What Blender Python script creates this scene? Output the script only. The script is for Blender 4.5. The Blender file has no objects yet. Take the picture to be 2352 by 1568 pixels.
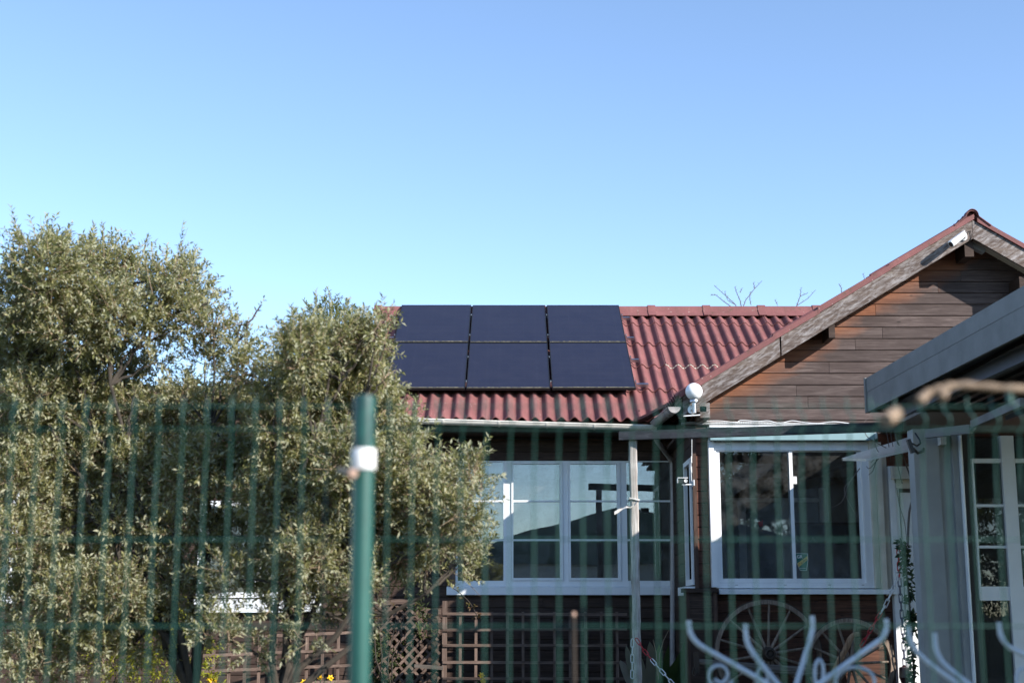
import bpy, math, random
import numpy as np
from mathutils import Vector, Matrix
R = math.radians
rng = random.Random(7)
scene = bpy.context.scene

# ---------------------------------------------------------------- camera
PITCH = R(10.9); CAM = Vector((0, 0, 1.5)); FPX = 3266.7      # focal length in units of a 2352-wide picture
cp, sp = math.cos(PITCH), math.sin(PITCH)
cam_d = bpy.data.cameras.new('camera'); cam = bpy.data.objects.new('camera', cam_d)
scene.collection.objects.link(cam); scene.camera = cam
cam.location = CAM; cam.rotation_euler = (R(90) + PITCH, 0, 0)
cam_d.lens = 50; cam_d.sensor_width = 36; cam_d.clip_end = 3000; cam_d.clip_start = .05
cam_d.dof.use_dof = True; cam_d.dof.focus_distance = 18.2; cam_d.dof.aperture_fstop = 2.6

# ---------------------------------------------------------------- sky and sun
SUN = Vector((1.3, -1.0, .85)).normalized()
elev = math.asin(SUN.z); azim = math.atan2(SUN.x, SUN.y)
world = bpy.data.worlds.new('World'); scene.world = world; world.use_nodes = True
wn = world.node_tree.nodes; wl = world.node_tree.links
sky = wn.new('ShaderNodeTexSky'); sky.sky_type = 'NISHITA'; sky.sun_disc = False
sky.sun_elevation = elev; sky.sun_rotation = azim
sky.air_density = .8; sky.dust_density = 0.0; sky.ozone_density = 2.0
bg = wn['Background']; bg.inputs['Strength'].default_value = .15
wl.new(sky.outputs[0], bg.inputs['Color'])
sun_d = bpy.data.lights.new('sun', 'SUN'); sun_d.energy = 4.7; sun_d.angle = R(.53); sun_d.color = (1, .95, .88)
sun = bpy.data.objects.new('sun', sun_d); scene.collection.objects.link(sun)
sun.rotation_euler = (-SUN).to_track_quat('-Z', 'Y').to_euler(); sun.location = (20, -15, 20)

scene.view_settings.view_transform = 'Standard'; scene.view_settings.look = 'None'
scene.view_settings.exposure = 1.0; scene.view_settings.gamma = 1
scene.render.engine = 'CYCLES'
scene.cycles.use_denoising = True
scene.cycles.max_bounces = 8; scene.cycles.transparent_max_bounces = 16
scene.cycles.caustics_reflective = False; scene.cycles.caustics_refractive = False
scene.cycles.sample_clamp_indirect = 6

# ---------------------------------------------------------------- helpers
def ray(x, y):
    u = (x - 1176) / FPX; v = (784 - y) / FPX
    return Vector((u, cp - v * sp, sp + v * cp))
def P(x, y, Y):                       # a picture point (2352 x 1568) at world depth Y
    d = ray(x, y); return CAM + d * (Y / d.y)
def PX(x, Y, y=1100): return P(x, y, Y).x
def PZ(y, Y): return P(1176, y, Y).z
def on_plane(x, y, p0, n):
    d = ray(x, y); return CAM + d * ((p0 - CAM).dot(n) / d.dot(n))

COL = scene.collection
class MB:
    def __init__(s): s.v = []; s.f = []
    def add(s, vs, fs):
        o = len(s.v); s.v += [tuple(v) for v in vs]; s.f += [tuple(i + o for i in f) for f in fs]; return s
    def box(s, x0, x1, y0, y1, z0, z1):
        if x0 > x1: x0, x1 = x1, x0
        if y0 > y1: y0, y1 = y1, y0
        if z0 > z1: z0, z1 = z1, z0
        return s.add([(x0,y0,z0),(x1,y0,z0),(x1,y1,z0),(x0,y1,z0),(x0,y0,z1),(x1,y0,z1),(x1,y1,z1),(x0,y1,z1)],
                     [(0,3,2,1),(4,5,6,7),(0,1,5,4),(1,2,6,5),(2,3,7,6),(3,0,4,7)])
    def hexa(s, a, b):                # two quads (4 points each), joined
        return s.add(list(a) + list(b), [(3,2,1,0),(4,5,6,7),(0,1,5,4),(1,2,6,5),(2,3,7,6),(3,0,4,7)])
    def beam(s, p0, p1, w, h, up=Vector((0,0,1))):
        p0 = Vector(p0); p1 = Vector(p1); d = (p1 - p0).normalized()
        a = d.cross(up); a = a.normalized() * (w / 2); b = a.cross(d).normalized() * (h / 2)
        q = [-a - b, a - b, a + b, -a + b]
        return s.hexa([p0 + k for k in q], [p1 + k for k in q])
    def prism_xz(s, poly, y0, y1):    # polygon in x,z, counter-clockwise seen from -y
        n = len(poly)
        vs = [(x, y0, z) for x, z in poly] + [(x, y1, z) for x, z in poly]
        return s.add(vs, [tuple(range(n)), tuple(range(2*n-1, n-1, -1))] + [(i, i+n, (i+1) % n + n, (i+1) % n) for i in range(n)])
    def tube(s, pts, r, n=8, closed=False):
        pts = [Vector(p) for p in pts]; m = len(pts)
        rr = r if isinstance(r, (list, tuple)) else [r] * m
        up = Vector((0, 0, 1)); rings = []; a = None
        for i, p in enumerate(pts):
            if closed: d = pts[(i+1) % m] - pts[i-1]
            else: d = pts[min(i+1, m-1)] - pts[max(i-1, 0)]
            d.normalize()
            if a is None:
                a = d.cross(up if abs(d.z) < .95 else Vector((1, 0, 0))).normalized()
            else:
                a = (a - d * a.dot(d)).normalized()
            b = d.cross(a)
            rings.append([p + (a * math.cos(t) + b * math.sin(t)) * rr[i] for t in (2*math.pi*k/n for k in range(n))])
        fs = []
        for i in range(m if closed else m - 1):
            j = (i + 1) % m
            fs += [(i*n+k, i*n+(k+1) % n, j*n+(k+1) % n, j*n+k) for k in range(n)]
        if not closed: fs += [tuple(range(n-1, -1, -1)), tuple((m-1)*n + k for k in range(n))]
        return s.add([v for g in rings for v in g], fs)
    def lathe(s, prof, org, ax, n=24):  # prof: (distance along axis, radius)
        ax = Vector(ax).normalized(); org = Vector(org)
        a = ax.cross(Vector((0,0,1)) if abs(ax.z) < .9 else Vector((1,0,0))).normalized(); b = ax.cross(a)
        vs = [org + ax * t + (a * math.cos(q) + b * math.sin(q)) * r for t, r in prof for q in (2*math.pi*k/n for k in range(n))]
        fs = [(i*n+k, i*n+(k+1) % n, (i+1)*n+(k+1) % n, (i+1)*n+k) for i in range(len(prof)-1) for k in range(n)]
        fs += [tuple(range(n-1, -1, -1)), tuple((len(prof)-1)*n + k for k in range(n))]
        return s.add(vs, fs)
    def sweep(s, prof, p0, p1, ax, az):  # open profile [(a,b)] swept from p0 to p1; no thickness closing
        p0 = Vector(p0); p1 = Vector(p1); n = len(prof)
        vs = [p0 + ax*a + az*b for a, b in prof] + [p1 + ax*a + az*b for a, b in prof]
        return s.add(vs, [(i, i+1, i+1+n, i+n) for i in range(n-1)])
    def build(s, name, mat, parent=None, smooth=False, kind=None, label=None):
        me = bpy.data.meshes.new(name); me.from_pydata(s.v, [], s.f); me.update()
        o = link(name, me, mat, parent)
        if smooth: shade(me, 40)
        if kind: o['kind'] = kind
        if label: o['label'] = label
        return o
def shade(me, ang=40):
    me.polygons.foreach_set('use_smooth', [True] * len(me.polygons))
    try: me.set_sharp_from_angle(angle=R(ang))
    except Exception: pass
def link(name, data, mat=None, parent=None):
    o = bpy.data.objects.new(name, data); COL.objects.link(o)
    if mat is not None and not data.materials: data.materials.append(mat)
    if parent is not None: setparent(o, parent)
    return o
WM = {}
def wmat(o):
    if o.name in WM: return WM[o.name]
    m = o.matrix_basis.copy()
    if o.parent: m = wmat(o.parent) @ o.matrix_parent_inverse @ m
    return m
def setparent(o, p):
    o.parent = p; o.matrix_parent_inverse = wmat(p).inverted()
def tag(o, label, cat, group=None, kind=None):
    o['label'] = label; o['category'] = cat
    if group: o['group'] = group
    if kind: o['kind'] = kind
    return o
def thing(name, loc, label, cat, group=None):
    o = bpy.data.objects.new(name, None); COL.objects.link(o); o.location = loc; o.empty_display_size = .1
    return tag(o, label, cat, group)
def np_mesh(name, V, F, mat, parent=None, attr=None, smooth=False):
    me = bpy.data.meshes.new(name); nv = len(V); nf, k = F.shape
    me.vertices.add(nv); me.vertices.foreach_set('co', V.astype(np.float32).ravel())
    me.loops.add(nf * k); me.loops.foreach_set('vertex_index', F.astype(np.int32).ravel())
    me.polygons.add(nf); me.polygons.foreach_set('loop_start', np.arange(0, nf * k, k, dtype=np.int32))
    me.update(calc_edges=True)
    if attr is not None:
        a = me.attributes.new('tone', 'FLOAT', 'POINT'); a.data.foreach_set('value', attr.astype(np.float32))
    if smooth: shade(me, 60)
    return link(name, me, mat, parent)

# ---------------------------------------------------------------- materials
class NT:
    def __init__(s, name):
        s.m = bpy.data.materials.new(name); s.m.use_nodes = True; s.t = s.m.node_tree; s.n = s.t.nodes
        s.b = s.n['Principled BSDF']; s.out = s.n['Material Output']
    def new(s, typ, ins=None, **props):
        n = s.n.new('ShaderNode' + typ)
        for k, v in props.items(): setattr(n, k, v)
        for k, v in (ins or {}).items():
            if hasattr(v, 'is_linked'): s.t.links.new(v, n.inputs[k])
            else: n.inputs[k].default_value = v
        return n
    def set(s, **kw):
        for k, v in kw.items():
            k = k.replace('_', ' ')
            if hasattr(v, 'is_linked'): s.t.links.new(v, s.b.inputs[k])
            else: s.b.inputs[k].default_value = v
        return s
    def pos(s): return s.new('NewGeometry').outputs['Position']
    def rnd(s): return s.new('ObjectInfo').outputs['Random']
    def math(s, op, a, b=0.0, c=None, clamp=False):
        ins = {0: a, 1: b}
        if c is not None: ins[2] = c
        return s.new('Math', ins, operation=op, use_clamp=clamp).outputs[0]
    def coord(s, scale=(1, 1, 1), jitter=True):
        v = s.pos()
        if jitter:
            r = s.rnd(); c = s.new('CombineXYZ', {0: s.math('MULTIPLY', r, 37.0), 1: s.math('MULTIPLY', r, 11.0), 2: s.math('MULTIPLY', r, 23.0)})
            v = s.new('VectorMath', {0: v, 1: c.outputs[0]}, operation='ADD').outputs[0]
        return s.new('VectorMath', {0: v, 1: scale}, operation='MULTIPLY').outputs[0]
    def noise(s, vec, scale, detail=4, rough=.55, dist=0.0):
        return s.new('TexNoise', {'Vector': vec, 'Scale': scale, 'Detail': detail, 'Roughness': rough, 'Distortion': dist}).outputs[0]
    def ramp(s, fac, stops, interp='LINEAR'):
        n = s.new('ValToRGB', {0: fac}); n.color_ramp.interpolation = interp; el = n.color_ramp.elements
        while len(el) < len(stops): el.new(.5)
        for e, (p, c) in zip(el, stops):
            e.position = p; e.color = (c, c, c, 1) if isinstance(c, (int, float)) else (*c, 1)
        return n.outputs[0]
    def mix(s, fac, a, b, blend='MIX'):
        n = s.n.new('ShaderNodeMix'); n.data_type = 'RGBA'; n.blend_type = blend
        for i, v in ((0, fac), (6, a), (7, b)):
            if hasattr(v, 'is_linked'): s.t.links.new(v, n.inputs[i])
            elif i == 0: n.inputs[i].default_value = v
            else: n.inputs[i].default_value = (*v, 1)
        return n.outputs[2]
    def bump(s, h, strength=.3, dist=.01):
        s.t.links.new(s.new('Bump', {'Height': h, 'Strength': strength, 'Distance': dist}).outputs[0], s.b.inputs['Normal']); return s

def plain(name, c, rough=.5, metal=0.0, c2=None, scale=6, bump=0.0, bscale=60, spec=.5, lo=.35, hi=.7):
    t = NT(name); v = t.coord()
    c2 = c2 or tuple(k * .82 for k in c)
    n = t.noise(v, scale, 5, .6)
    col = t.mix(t.ramp(n, [(lo, 0.0), (hi, 1.0)]), c, c2)
    t.set(Base_Color=col, Roughness=rough, Metallic=metal)
    t.b.inputs['Specular IOR Level'].default_value = spec
    if bump: t.bump(t.noise(v, bscale, 4), bump, .004)
    return t.m

def wood(name, dark, mid, light, axis='x', rough=.75, orange=None, knots=True, peel=None, pth=(.5, .58), vary=.5, gscale=1.0):
    t = NT(name)
    rake = axis == 'rake'; axis = 'x' if rake else axis
    sc = {'x': (1.3, 14, 24), 'z': (24, 14, 1.3), 'y': (24, 1.3, 24)}[axis]
    v = t.coord(tuple(k * gscale for k in sc))
    g = t.noise(v, 1.6, 8, .65, .6)
    broad = t.noise(t.coord((.9, .9, 1.6)), 2.2, 3, .5)
    fine = t.noise(t.coord(tuple(k * gscale * 2.2 for k in sc)), 2.2, 6, .7, .3)
    gg = t.math('ADD', t.math('MULTIPLY', g, .6), t.math('MULTIPLY', fine, .4))
    col = t.ramp(gg, [(.36, dark), (.5, mid), (.64, light)])
    col = t.mix(t.ramp(broad, [(.35, 0.0), (.75, .75)]), col, dark)
    r = t.rnd()
    if orange:
        xa, za, s_ = orange
        sep = t.new('SeparateXYZ', {0: t.pos()})
        d = t.math('SUBTRACT', t.math('SUBTRACT', za, t.math('MULTIPLY', t.math('SUBTRACT', xa, sep.outputs[0]), s_)), sep.outputs[2])
        d = t.math('ADD', d, t.math('MULTIPLY', t.math('SUBTRACT', r, .5), .2))
        d = t.math('ADD', d, t.math('MULTIPLY', t.math('SUBTRACT', broad, .5), .5))
        k = t.ramp(d, [(.03, 1.0), (.34, 0.0)])
        oc = t.ramp(g, [(.3, (.22, .065, .022)), (.6, (.36, .12, .04)), (.8, (.42, .17, .07))])
        col = t.mix(t.math('MULTIPLY', k, .62), col, oc)
    if knots:
        kv = t.coord({'x': (2.4, 3, 7.2), 'z': (7.2, 3, 2.4), 'y': (7.2, 2.4, 7.2)}[axis])
        vo = t.new('TexVoronoi', {'Vector': kv, 'Scale': 1.0, 'Randomness': 1.0}).outputs['Distance']
        col = t.mix(t.ramp(vo, [(.05, .8), (.085, 0.0)]), col, tuple(k * .35 for k in dark))
    col = t.mix(1.0, col, t.ramp(r, [(0.0, 1 - vary * .55), (1.0, 1.0)]), 'MULTIPLY')
    if peel:
        pv = t.coord((1, 1, 1))
        if rake: pv = t.new('VectorRotate', {'Vector': pv, 'Axis': (0, 1, 0), 'Angle': math.atan(.609)}).outputs[0]
        pn = t.noise(t.new('VectorMath', {0: pv, 1: (1.5, 4, 7) if rake else ((2.2, 5, 6) if axis == 'x' else (7, 5, 1.6))}, operation='MULTIPLY').outputs[0], 3.2, 9, .74, .5)
        col = t.mix(t.ramp(pn, [(pth[0], 0.0), (pth[1], .8)]), col, peel)
    t.set(Base_Color=col, Roughness=rough); t.b.inputs['Specular IOR Level'].default_value = .3
    t.bump(g, .45, .006)
    return t.m

MAT = {}
XA, ZA, SL = P(2230, 507, 17.0).x, P(2230, 507, 17.0).z, .609        # gable apex and slope
MAT['gable_wood'] = wood('gable_wood', (.042, .027, .024), (.083, .058, .052), (.16, .122, .112), 'x', orange=(XA, ZA - .23, SL), vary=.42)
MAT['dark_wood'] = wood('dark_wood', (.028, .017, .013), (.055, .033, .025), (.10, .062, .047), 'x', vary=.5)
MAT['dark_wood_v'] = wood('dark_wood_v', (.04, .022, .016), (.08, .045, .033), (.13, .08, .06), 'z', vary=.4)
MAT['red_wood'] = wood('red_wood', (.06, .022, .014), (.13, .05, .032), (.2, .09, .06), 'x', vary=.3)
MAT['low_wood'] = wood('low_wood', (.04, .018, .012), (.10, .042, .026), (.17, .08, .05), 'x', vary=.45)
MAT['rake_wood'] = wood('rake_wood', (.055, .036, .03), (.115, .082, .066), (.2, .16, .135), 'rake', peel=(.36, .335, .33), pth=(.46, .66), knots=False, vary=.3)
MAT['grey_beam'] = wood('grey_beam', (.018, .02, .024), (.035, .04, .048), (.075, .078, .088), 'x', peel=(.022, .022, .026), pth=(.55, .65), knots=False, vary=.1)  # dark tone painted in to stand for shade on the beam
MAT['post_wood'] = wood('post_wood', (.2, .17, .15), (.48, .45, .42), (.66, .63, .6), 'z', knots=False, vary=.1)
MAT['trellis_wood'] = wood('trellis_wood', (.07, .045, .034), (.15, .10, .078), (.25, .18, .145), 'x', knots=False, vary=.6)
MAT['trellis_wood_v'] = wood('trellis_wood_v', (.08, .05, .038), (.17, .115, .09), (.28, .21, .17), 'z', knots=False, vary=.6)
MAT['wheel_wood'] = wood('wheel_wood', (.11, .078, .058), (.25, .185, .14), (.45, .36, .29), 'z', knots=False, vary=.4, gscale=1.5)
MAT['yoke_wood'] = wood('yoke_wood', (.05, .04, .033), (.15, .125, .105), (.36, .31, .27), 'x', knots=False, vary=.1)
MAT['handle_wood'] = wood('handle_wood', (.15, .08, .045), (.27, .16, .095), (.4, .27, .17), 'z', knots=False, vary=.1)
MAT['white'] = plain('white_pvc', (.78, .79, .8), .35, c2=(.72, .73, .74), scale=3)
MAT['cream'] = plain('cream_paint', (.62, .58, .5), .5, c2=(.5, .46, .39), scale=4)
MAT['gutter'] = plain('gutter_pvc', (.74, .70, .63), .4, c2=(.6, .56, .5), scale=5)
MAT['pipe'] = plain('pipe_pvc', (.4, .37, .36), .45, c2=(.3, .27, .26), scale=5)
MAT['annexe_wall'] = plain('annexe_wall', (.31, .32, .32), .7, c2=(.24, .25, .25), scale=2.5, bump=.1)
MAT['zinc'] = plain('zinc', (.19, .188, .185), .65, .05, c2=(.135, .133, .13), scale=3)
MAT['dark_metal'] = plain('dark_metal', (.03, .03, .032), .5, .3)
MAT['black'] = plain('black_plastic', (.012, .012, .014), .4)
MAT['alu'] = plain('aluminium', (.55, .56, .58), .3, 1.0, scale=12)
MAT['steel'] = plain('brushed_steel', (.5, .5, .5), .35, 1.0, scale=12)
MAT['iron'] = plain('old_iron', (.035, .028, .025), .6, .4, c2=(.07, .045, .03), scale=14)
MAT['green'] = plain('green_coating', (.017, .08, .061), .42, c2=(.013, .062, .048), scale=9)
MAT['green_post'] = plain('green_post', (.016, .092, .076), .4, c2=(.012, .072, .06), scale=14)
MAT['green_sleeve'] = plain('green_sleeve', (.012, .085, .072), .5, c2=(.008, .04, .04), scale=22)
MAT['white_iron'] = plain('white_painted_iron', (.58, .62, .66), .4, c2=(.45, .5, .56), scale=9)  # white paint with a blue tint put in for shade on the rods
MAT['tape'] = plain('white_tape', (.82, .82, .82), .5)
MAT['red_plastic'] = plain('red_plastic', (.45, .012, .02), .35)
MAT['white_plastic'] = plain('white_plastic', (.7, .71, .72), .4)
MAT['grey_plastic'] = plain('grey_plastic', (.34, .35, .35), .5)
MAT['interior'] = plain('interior', (.11, .10, .096), .8)
MAT['interior_light'] = plain('interior_light', (.62, .61, .6), .8)
MAT['room_grey'] = plain('room_grey', (.28, .28, .3), .7)
MAT['bark'] = plain('bark', (.024, .019, .014), .9, c2=(.06, .047, .035), scale=10, bump=.6, bscale=40)
MAT['twig'] = plain('twig', (.20, .14, .09), .8, c2=(.32, .24, .16), scale=14)
MAT['dead_twig'] = plain('cut_branch', (.26, .19, .13), .8, c2=(.13, .09, .06), scale=26, bump=.5)
MAT['cut_end'] = plain('cut_end', (.55, .36, .27), .8)
MAT['grey_twig'] = plain('grey_twig', (.12, .10, .095), .8)
MAT['yellow'] = plain('daffodil_yellow', (.85, .55, .02), .5, c2=(.8, .42, .01), scale=40)
MAT['stake'] = plain('stake_wood', (.034, .023, .016), .8, c2=(.02, .014, .01), scale=20)
MAT['roof_dark'] = plain('far_roof', (.12, .15, .13), .8)
MAT['house_pale'] = plain('far_render', (.55, .53, .5), .8)
MAT['fabric_red'] = plain('red_cloth', (.6, .02, .04), .8)

def tile():
    t = NT('red_fibre_cement'); v = t.coord((1, 1, 1))
    n = t.noise(v, 3.0, 6, .6); fine = t.noise(v, 70, 4, .6)
    streak = t.noise(t.coord((22, 2.2, 2.2), False), 1.0, 5, .6)
    col = t.ramp(n, [(.3, (.155, .060, .058)), (.55, (.205, .078, .075)), (.75, (.24, .098, .092))])
    col = t.mix(t.ramp(streak, [(.5, 0.0), (.8, .55)]), col, (.115, .062, .045))
    col = t.mix(t.ramp(fine, [(.62, 0.0), (.74, .45)]), col, (.36, .24, .20))
    spots = t.noise(t.coord((1, 1, 1), False), 26, 2, .5)
    col = t.mix(t.ramp(spots, [(.70, 0.0), (.735, .7)]), col, (.42, .34, .30))
    moss = t.noise(t.coord((1, 1, 1), False), 9, 6, .7)
    col = t.mix(t.ramp(moss, [(.60, 0.0), (.70, .6)]), col, (.075, .062, .035))
    col = t.mix(1.0, col, t.ramp(t.rnd(), [(0.0, .86), (1.0, 1.0)]), 'MULTIPLY')
    t.set(Base_Color=col, Roughness=.72); t.b.inputs['Specular IOR Level'].default_value = .3
    t.bump(fine, .25, .003); return t.m
MAT['tile'] = tile()

def solar():
    t = NT('solar_glass'); sep = t.new('SeparateXYZ', {0: t.pos()})
    lx = t.math('FRACT', t.math('MULTIPLY', sep.outputs[0], 52.0)); ly = t.math('FRACT', t.math('MULTIPLY', sep.outputs[1], 13.0))
    g = t.math('MAXIMUM', t.math('GREATER_THAN', lx, .86), t.math('GREATER_THAN', ly, .97))
    dust = t.noise(t.coord((1, 1, 1)), 3.5, 6, .65)
    cx = t.math('FRACT', t.math('MULTIPLY', sep.outputs[0], 5.6)); cy = t.math('FRACT', t.math('MULTIPLY', sep.outputs[1], 6.4))
    cell = t.math('MAXIMUM', t.math('GREATER_THAN', cx, .965), t.math('GREATER_THAN', cy, .955))
    col = t.mix(g, (.0095, .0095, .022), (.018, .018, .036))
    col = t.mix(t.math('MULTIPLY', cell, .35), col, (.03, .031, .048))
    col = t.mix(t.ramp(dust, [(.35, .03), (.8, .12)]), col, (.075, .07, .085))
    t.set(Base_Color=col, Roughness=.32); t.b.inputs['IOR'].default_value = 1.45
    return t.m
MAT['solar'] = solar()
MAT['solar_frame'] = plain('solar_frame', (.018, .018, .02), .45, .4)
MAT['dust'] = plain('dust_line', (.27, .24, .15), .9, c2=(.08, .075, .05), scale=30)

def glass(name, ior, tint=(.8, .85, .85), dirt_haze=.03):
    t = NT(name); fr = t.new('Fresnel', {'IOR': ior}).outputs[0]
    tr = t.new('BsdfTransparent', {0: (*tint, 1)}); gl = t.new('BsdfGlossy', {'Color': (.95, .97, .97, 1), 'Roughness': .004})
    bn = t.noise(t.coord((1, 1, 1)), .9, 2, .5)
    bp = t.new('Bump', {'Height': bn, 'Strength': .05, 'Distance': .02}); t.t.links.new(bp.outputs[0], gl.inputs['Normal'])
    mx = t.new('MixShader', {0: fr, 1: tr.outputs[0], 2: gl.outputs[0]})
    df = t.new('BsdfDiffuse', {'Color': (.5, .5, .48, 1)})
    dn = t.ramp(t.noise(t.coord((1, 1, 1)), 5, 5, .7), [(.4, 0.0), (.8, dirt_haze)])  # dirt film, raised to grey the reflections and lift the dark panes
    m2 = t.new('MixShader', {0: dn, 1: mx.outputs[0], 2: df.outputs[0]})
    t.t.links.new(m2.outputs[0], t.out.inputs[0]); return t.m
MAT['glass'] = glass('window_glass', 2.1, dirt_haze=.16)
MAT['glass_dark'] = glass('clear_window_glass', 1.55, (.82, .85, .87), dirt_haze=.10)
MAT['glass_annexe'] = glass('annexe_glass', 1.5, (.6, .62, .65))

def leaf(name, stops, back, trans=.5, rough=.55, spec=.3):
    t = NT(name); a = t.new('Attribute', attribute_name='tone').outputs['Fac']
    col = t.ramp(a, stops)
    geo = t.new('NewGeometry').outputs['Backfacing']
    col = t.mix(t.math('MULTIPLY', geo, .75), col, back)
    t.set(Base_Color=col, Roughness=rough); t.b.inputs['Specular IOR Level'].default_value = spec
    tl = t.new('BsdfTranslucent'); t.t.links.new(t.mix(.4, col, (.22, .25, .08)), tl.inputs[0])
    mx = t.new('MixShader', {0: trans, 1: t.b.outputs[0], 2: tl.outputs[0]}); t.t.links.new(mx.outputs[0], t.out.inputs[0])
    return t.m
MAT['olive'] = leaf('olive_leaf', [(0, (.14, .155, .055)), (.4, (.29, .285, .11)), (.72, (.43, .40, .185)), (1, (.58, .52, .30))], (.48, .48, .35))
MAT['conifer'] = leaf('conifer_leaf', [(0, (.05, .08, .02)), (.5, (.17, .18, .035)), (1, (.42, .35, .06))], (.14, .15, .04))
MAT['forsythia'] = leaf('yellow_leaf', [(0, (.10, .13, .015)), (.5, (.30, .31, .02)), (1, (.55, .46, .02))], (.3, .3, .04))
MAT['dark_leaf'] = leaf('dark_leaf', [(0, (.018, .035, .012)), (.6, (.05, .08, .025)), (.85, (.16, .18, .04)), (1, (.3, .17, .05))], (.08, .1, .05))
MAT['broad_leaf'] = leaf('broad_leaf', [(0, (.02, .045, .015)), (.5, (.045, .085, .022)), (.75, (.10, .14, .03)), (1, (.22, .2, .16))], (.06, .09, .035))
MAT['garland'] = leaf('garland_leaf', [(0, (.008, .03, .02)), (1, (.02, .065, .04))], (.015, .05, .03))
MAT['rose_leaf'] = leaf('rose_leaf', [(0, (.06, .09, .02)), (1, (.22, .06, .03))], (.15, .1, .05))

def opal():
    t = NT('opal_globe'); t.set(Base_Color=(.85, .85, .85, 1), Roughness=.25)
    t.b.inputs['Subsurface Weight'].default_value = .25; t.b.inputs['Subsurface Radius'].default_value = (.05, .05, .05); return t.m
MAT['opal'] = opal()
def ground():
    t = NT('ground_grass'); v = t.coord((1, 1, 1), False)
    t.set(Base_Color=t.ramp(t.noise(v, 2.5, 8, .7), [(.3, (.045, .055, .02)), (.55, (.10, .095, .05)), (.75, (.17, .15, .10))]), Roughness=.95)
    t.bump(t.noise(v, 14, 6, .7), .6, .05); return t.m
MAT['ground'] = ground()
# ---------------------------------------------------------------- ground
BASE = .45
gy = [-1500, -40, 7, 9, 11, 13, 15, 40, 1500]; gz = [0, 0, 0, .08, .24, .4, BASE, BASE, BASE]
gx = [-1500, -60, -20, 0, 20, 60, 1500]
V = [(x, y, z) for y, z in zip(gy, gz) for x in gx]; nx = len(gx)
Fc = [(j*nx+i, j*nx+i+1, (j+1)*nx+i+1, (j+1)*nx+i) for j in range(len(gy)-1) for i in range(nx-1)]
m = MB(); m.add(V, Fc); gr = m.build('ground', MAT['ground']); gr['kind'] = 'structure'
gr['label'] = 'grassy ground around the house'

# ================================================================= timber house
YW, YG, YR = 19.70, 17.40, 17.0            # main wall face, gable wall face, rake boards
XRET = 2.23
house = thing('timber_house', (1.5, 19.7, BASE), 'brown timber clad house with red corrugated roof and white windows', 'house')

def wall_box(mb, x0, x1, z0, z1, y0, y1, holes):
    xs = sorted({x0, x1, *[h for q in holes for h in q[:2]]}); zs = sorted({z0, z1, *[h for q in holes for h in q[2:]]})
    for a, b in zip(xs, xs[1:]):
        for c, d in zip(zs, zs[1:]):
            mx_, mz_ = (a+b)/2, (c+d)/2
            if any(q[0] < mx_ < q[1] and q[2] < mz_ < q[3] for q in holes): continue
            if a >= x0 and b <= x1 and c >= z0 and d <= z1: mb.box(a, b, y0, y1, c, d)
def board(parent, mat, x0, x1, z0, z1, yf, th=.022, gap=.0035, cut=None):
    """one cladding board, front face at yf, chamfered long edges; cut(z)->(xl,xr) gives sloped ends"""
    c = .005; j = rng.uniform(-.0015, .0015); y0 = yf + j; z0 += gap; z1 -= gap
    if z1 - z0 < .012 or x1 - x0 < .03: return
    mb = MB()
    prof = [(yf + th, z0), (y0 + c, z0), (y0, z0 + c), (y0, z1 - c), (y0 + c, z1), (yf + th, z1)]
    a = []; b = []
    for (y, z) in prof:
        l, r_ = x0 + .002, x1 - .002
        if cut:
            cl, cr = cut(z); l, r_ = max(l, cl), min(r_, cr)
            if r_ - l < .005: return
        a.append((l, y, z)); b.append((r_, y, z))
    n = len(prof)
    mb.add(a + b, [tuple(range(n)), tuple(range(2*n-1, n-1, -1))] + [(i, i+n, (i+1) % n + n, (i+1) % n) for i in range(n)])
    return mb.build('cladding_board', mat, parent)
def clad(parent, mat, x0, x1, zrows, yf, holes=(), cut=None, joints=None, th=.022):
    for k, (za_, zb_) in enumerate(zip(zrows, zrows[1:])):
        segs = [(x0, x1, za_, zb_)]
        for h in holes:
            out = []
            for (a, b, c, d) in segs:
                if h[2] >= d or h[3] <= c or h[0] >= b or h[1] <= a: out.append((a, b, c, d)); continue
                if a < h[0]: out.append((a, h[0], c, d))
                if b > h[1]: out.append((h[1], b, c, d))
                l, r_ = max(a, h[0]), min(b, h[1])
                if c < h[2]: out.append((l, r_, c, h[2]))
                if d > h[3]: out.append((l, r_, h[3], d))
            segs = out
        for (a, b, c, d) in segs:
            js = [j for j in ((joints or {}).get(k, [])) if a + .1 < j < b - .1]
            if joints is None and b - a > 2.6: js = [a + (b - a) * rng.uniform(.3, .7)]
            pts = [a] + js + [b]
            for p, q in zip(pts, pts[1:]): board(parent, mat(k) if callable(mat) else mat, p, q, c, d, yf, th, cut=cut)

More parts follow.
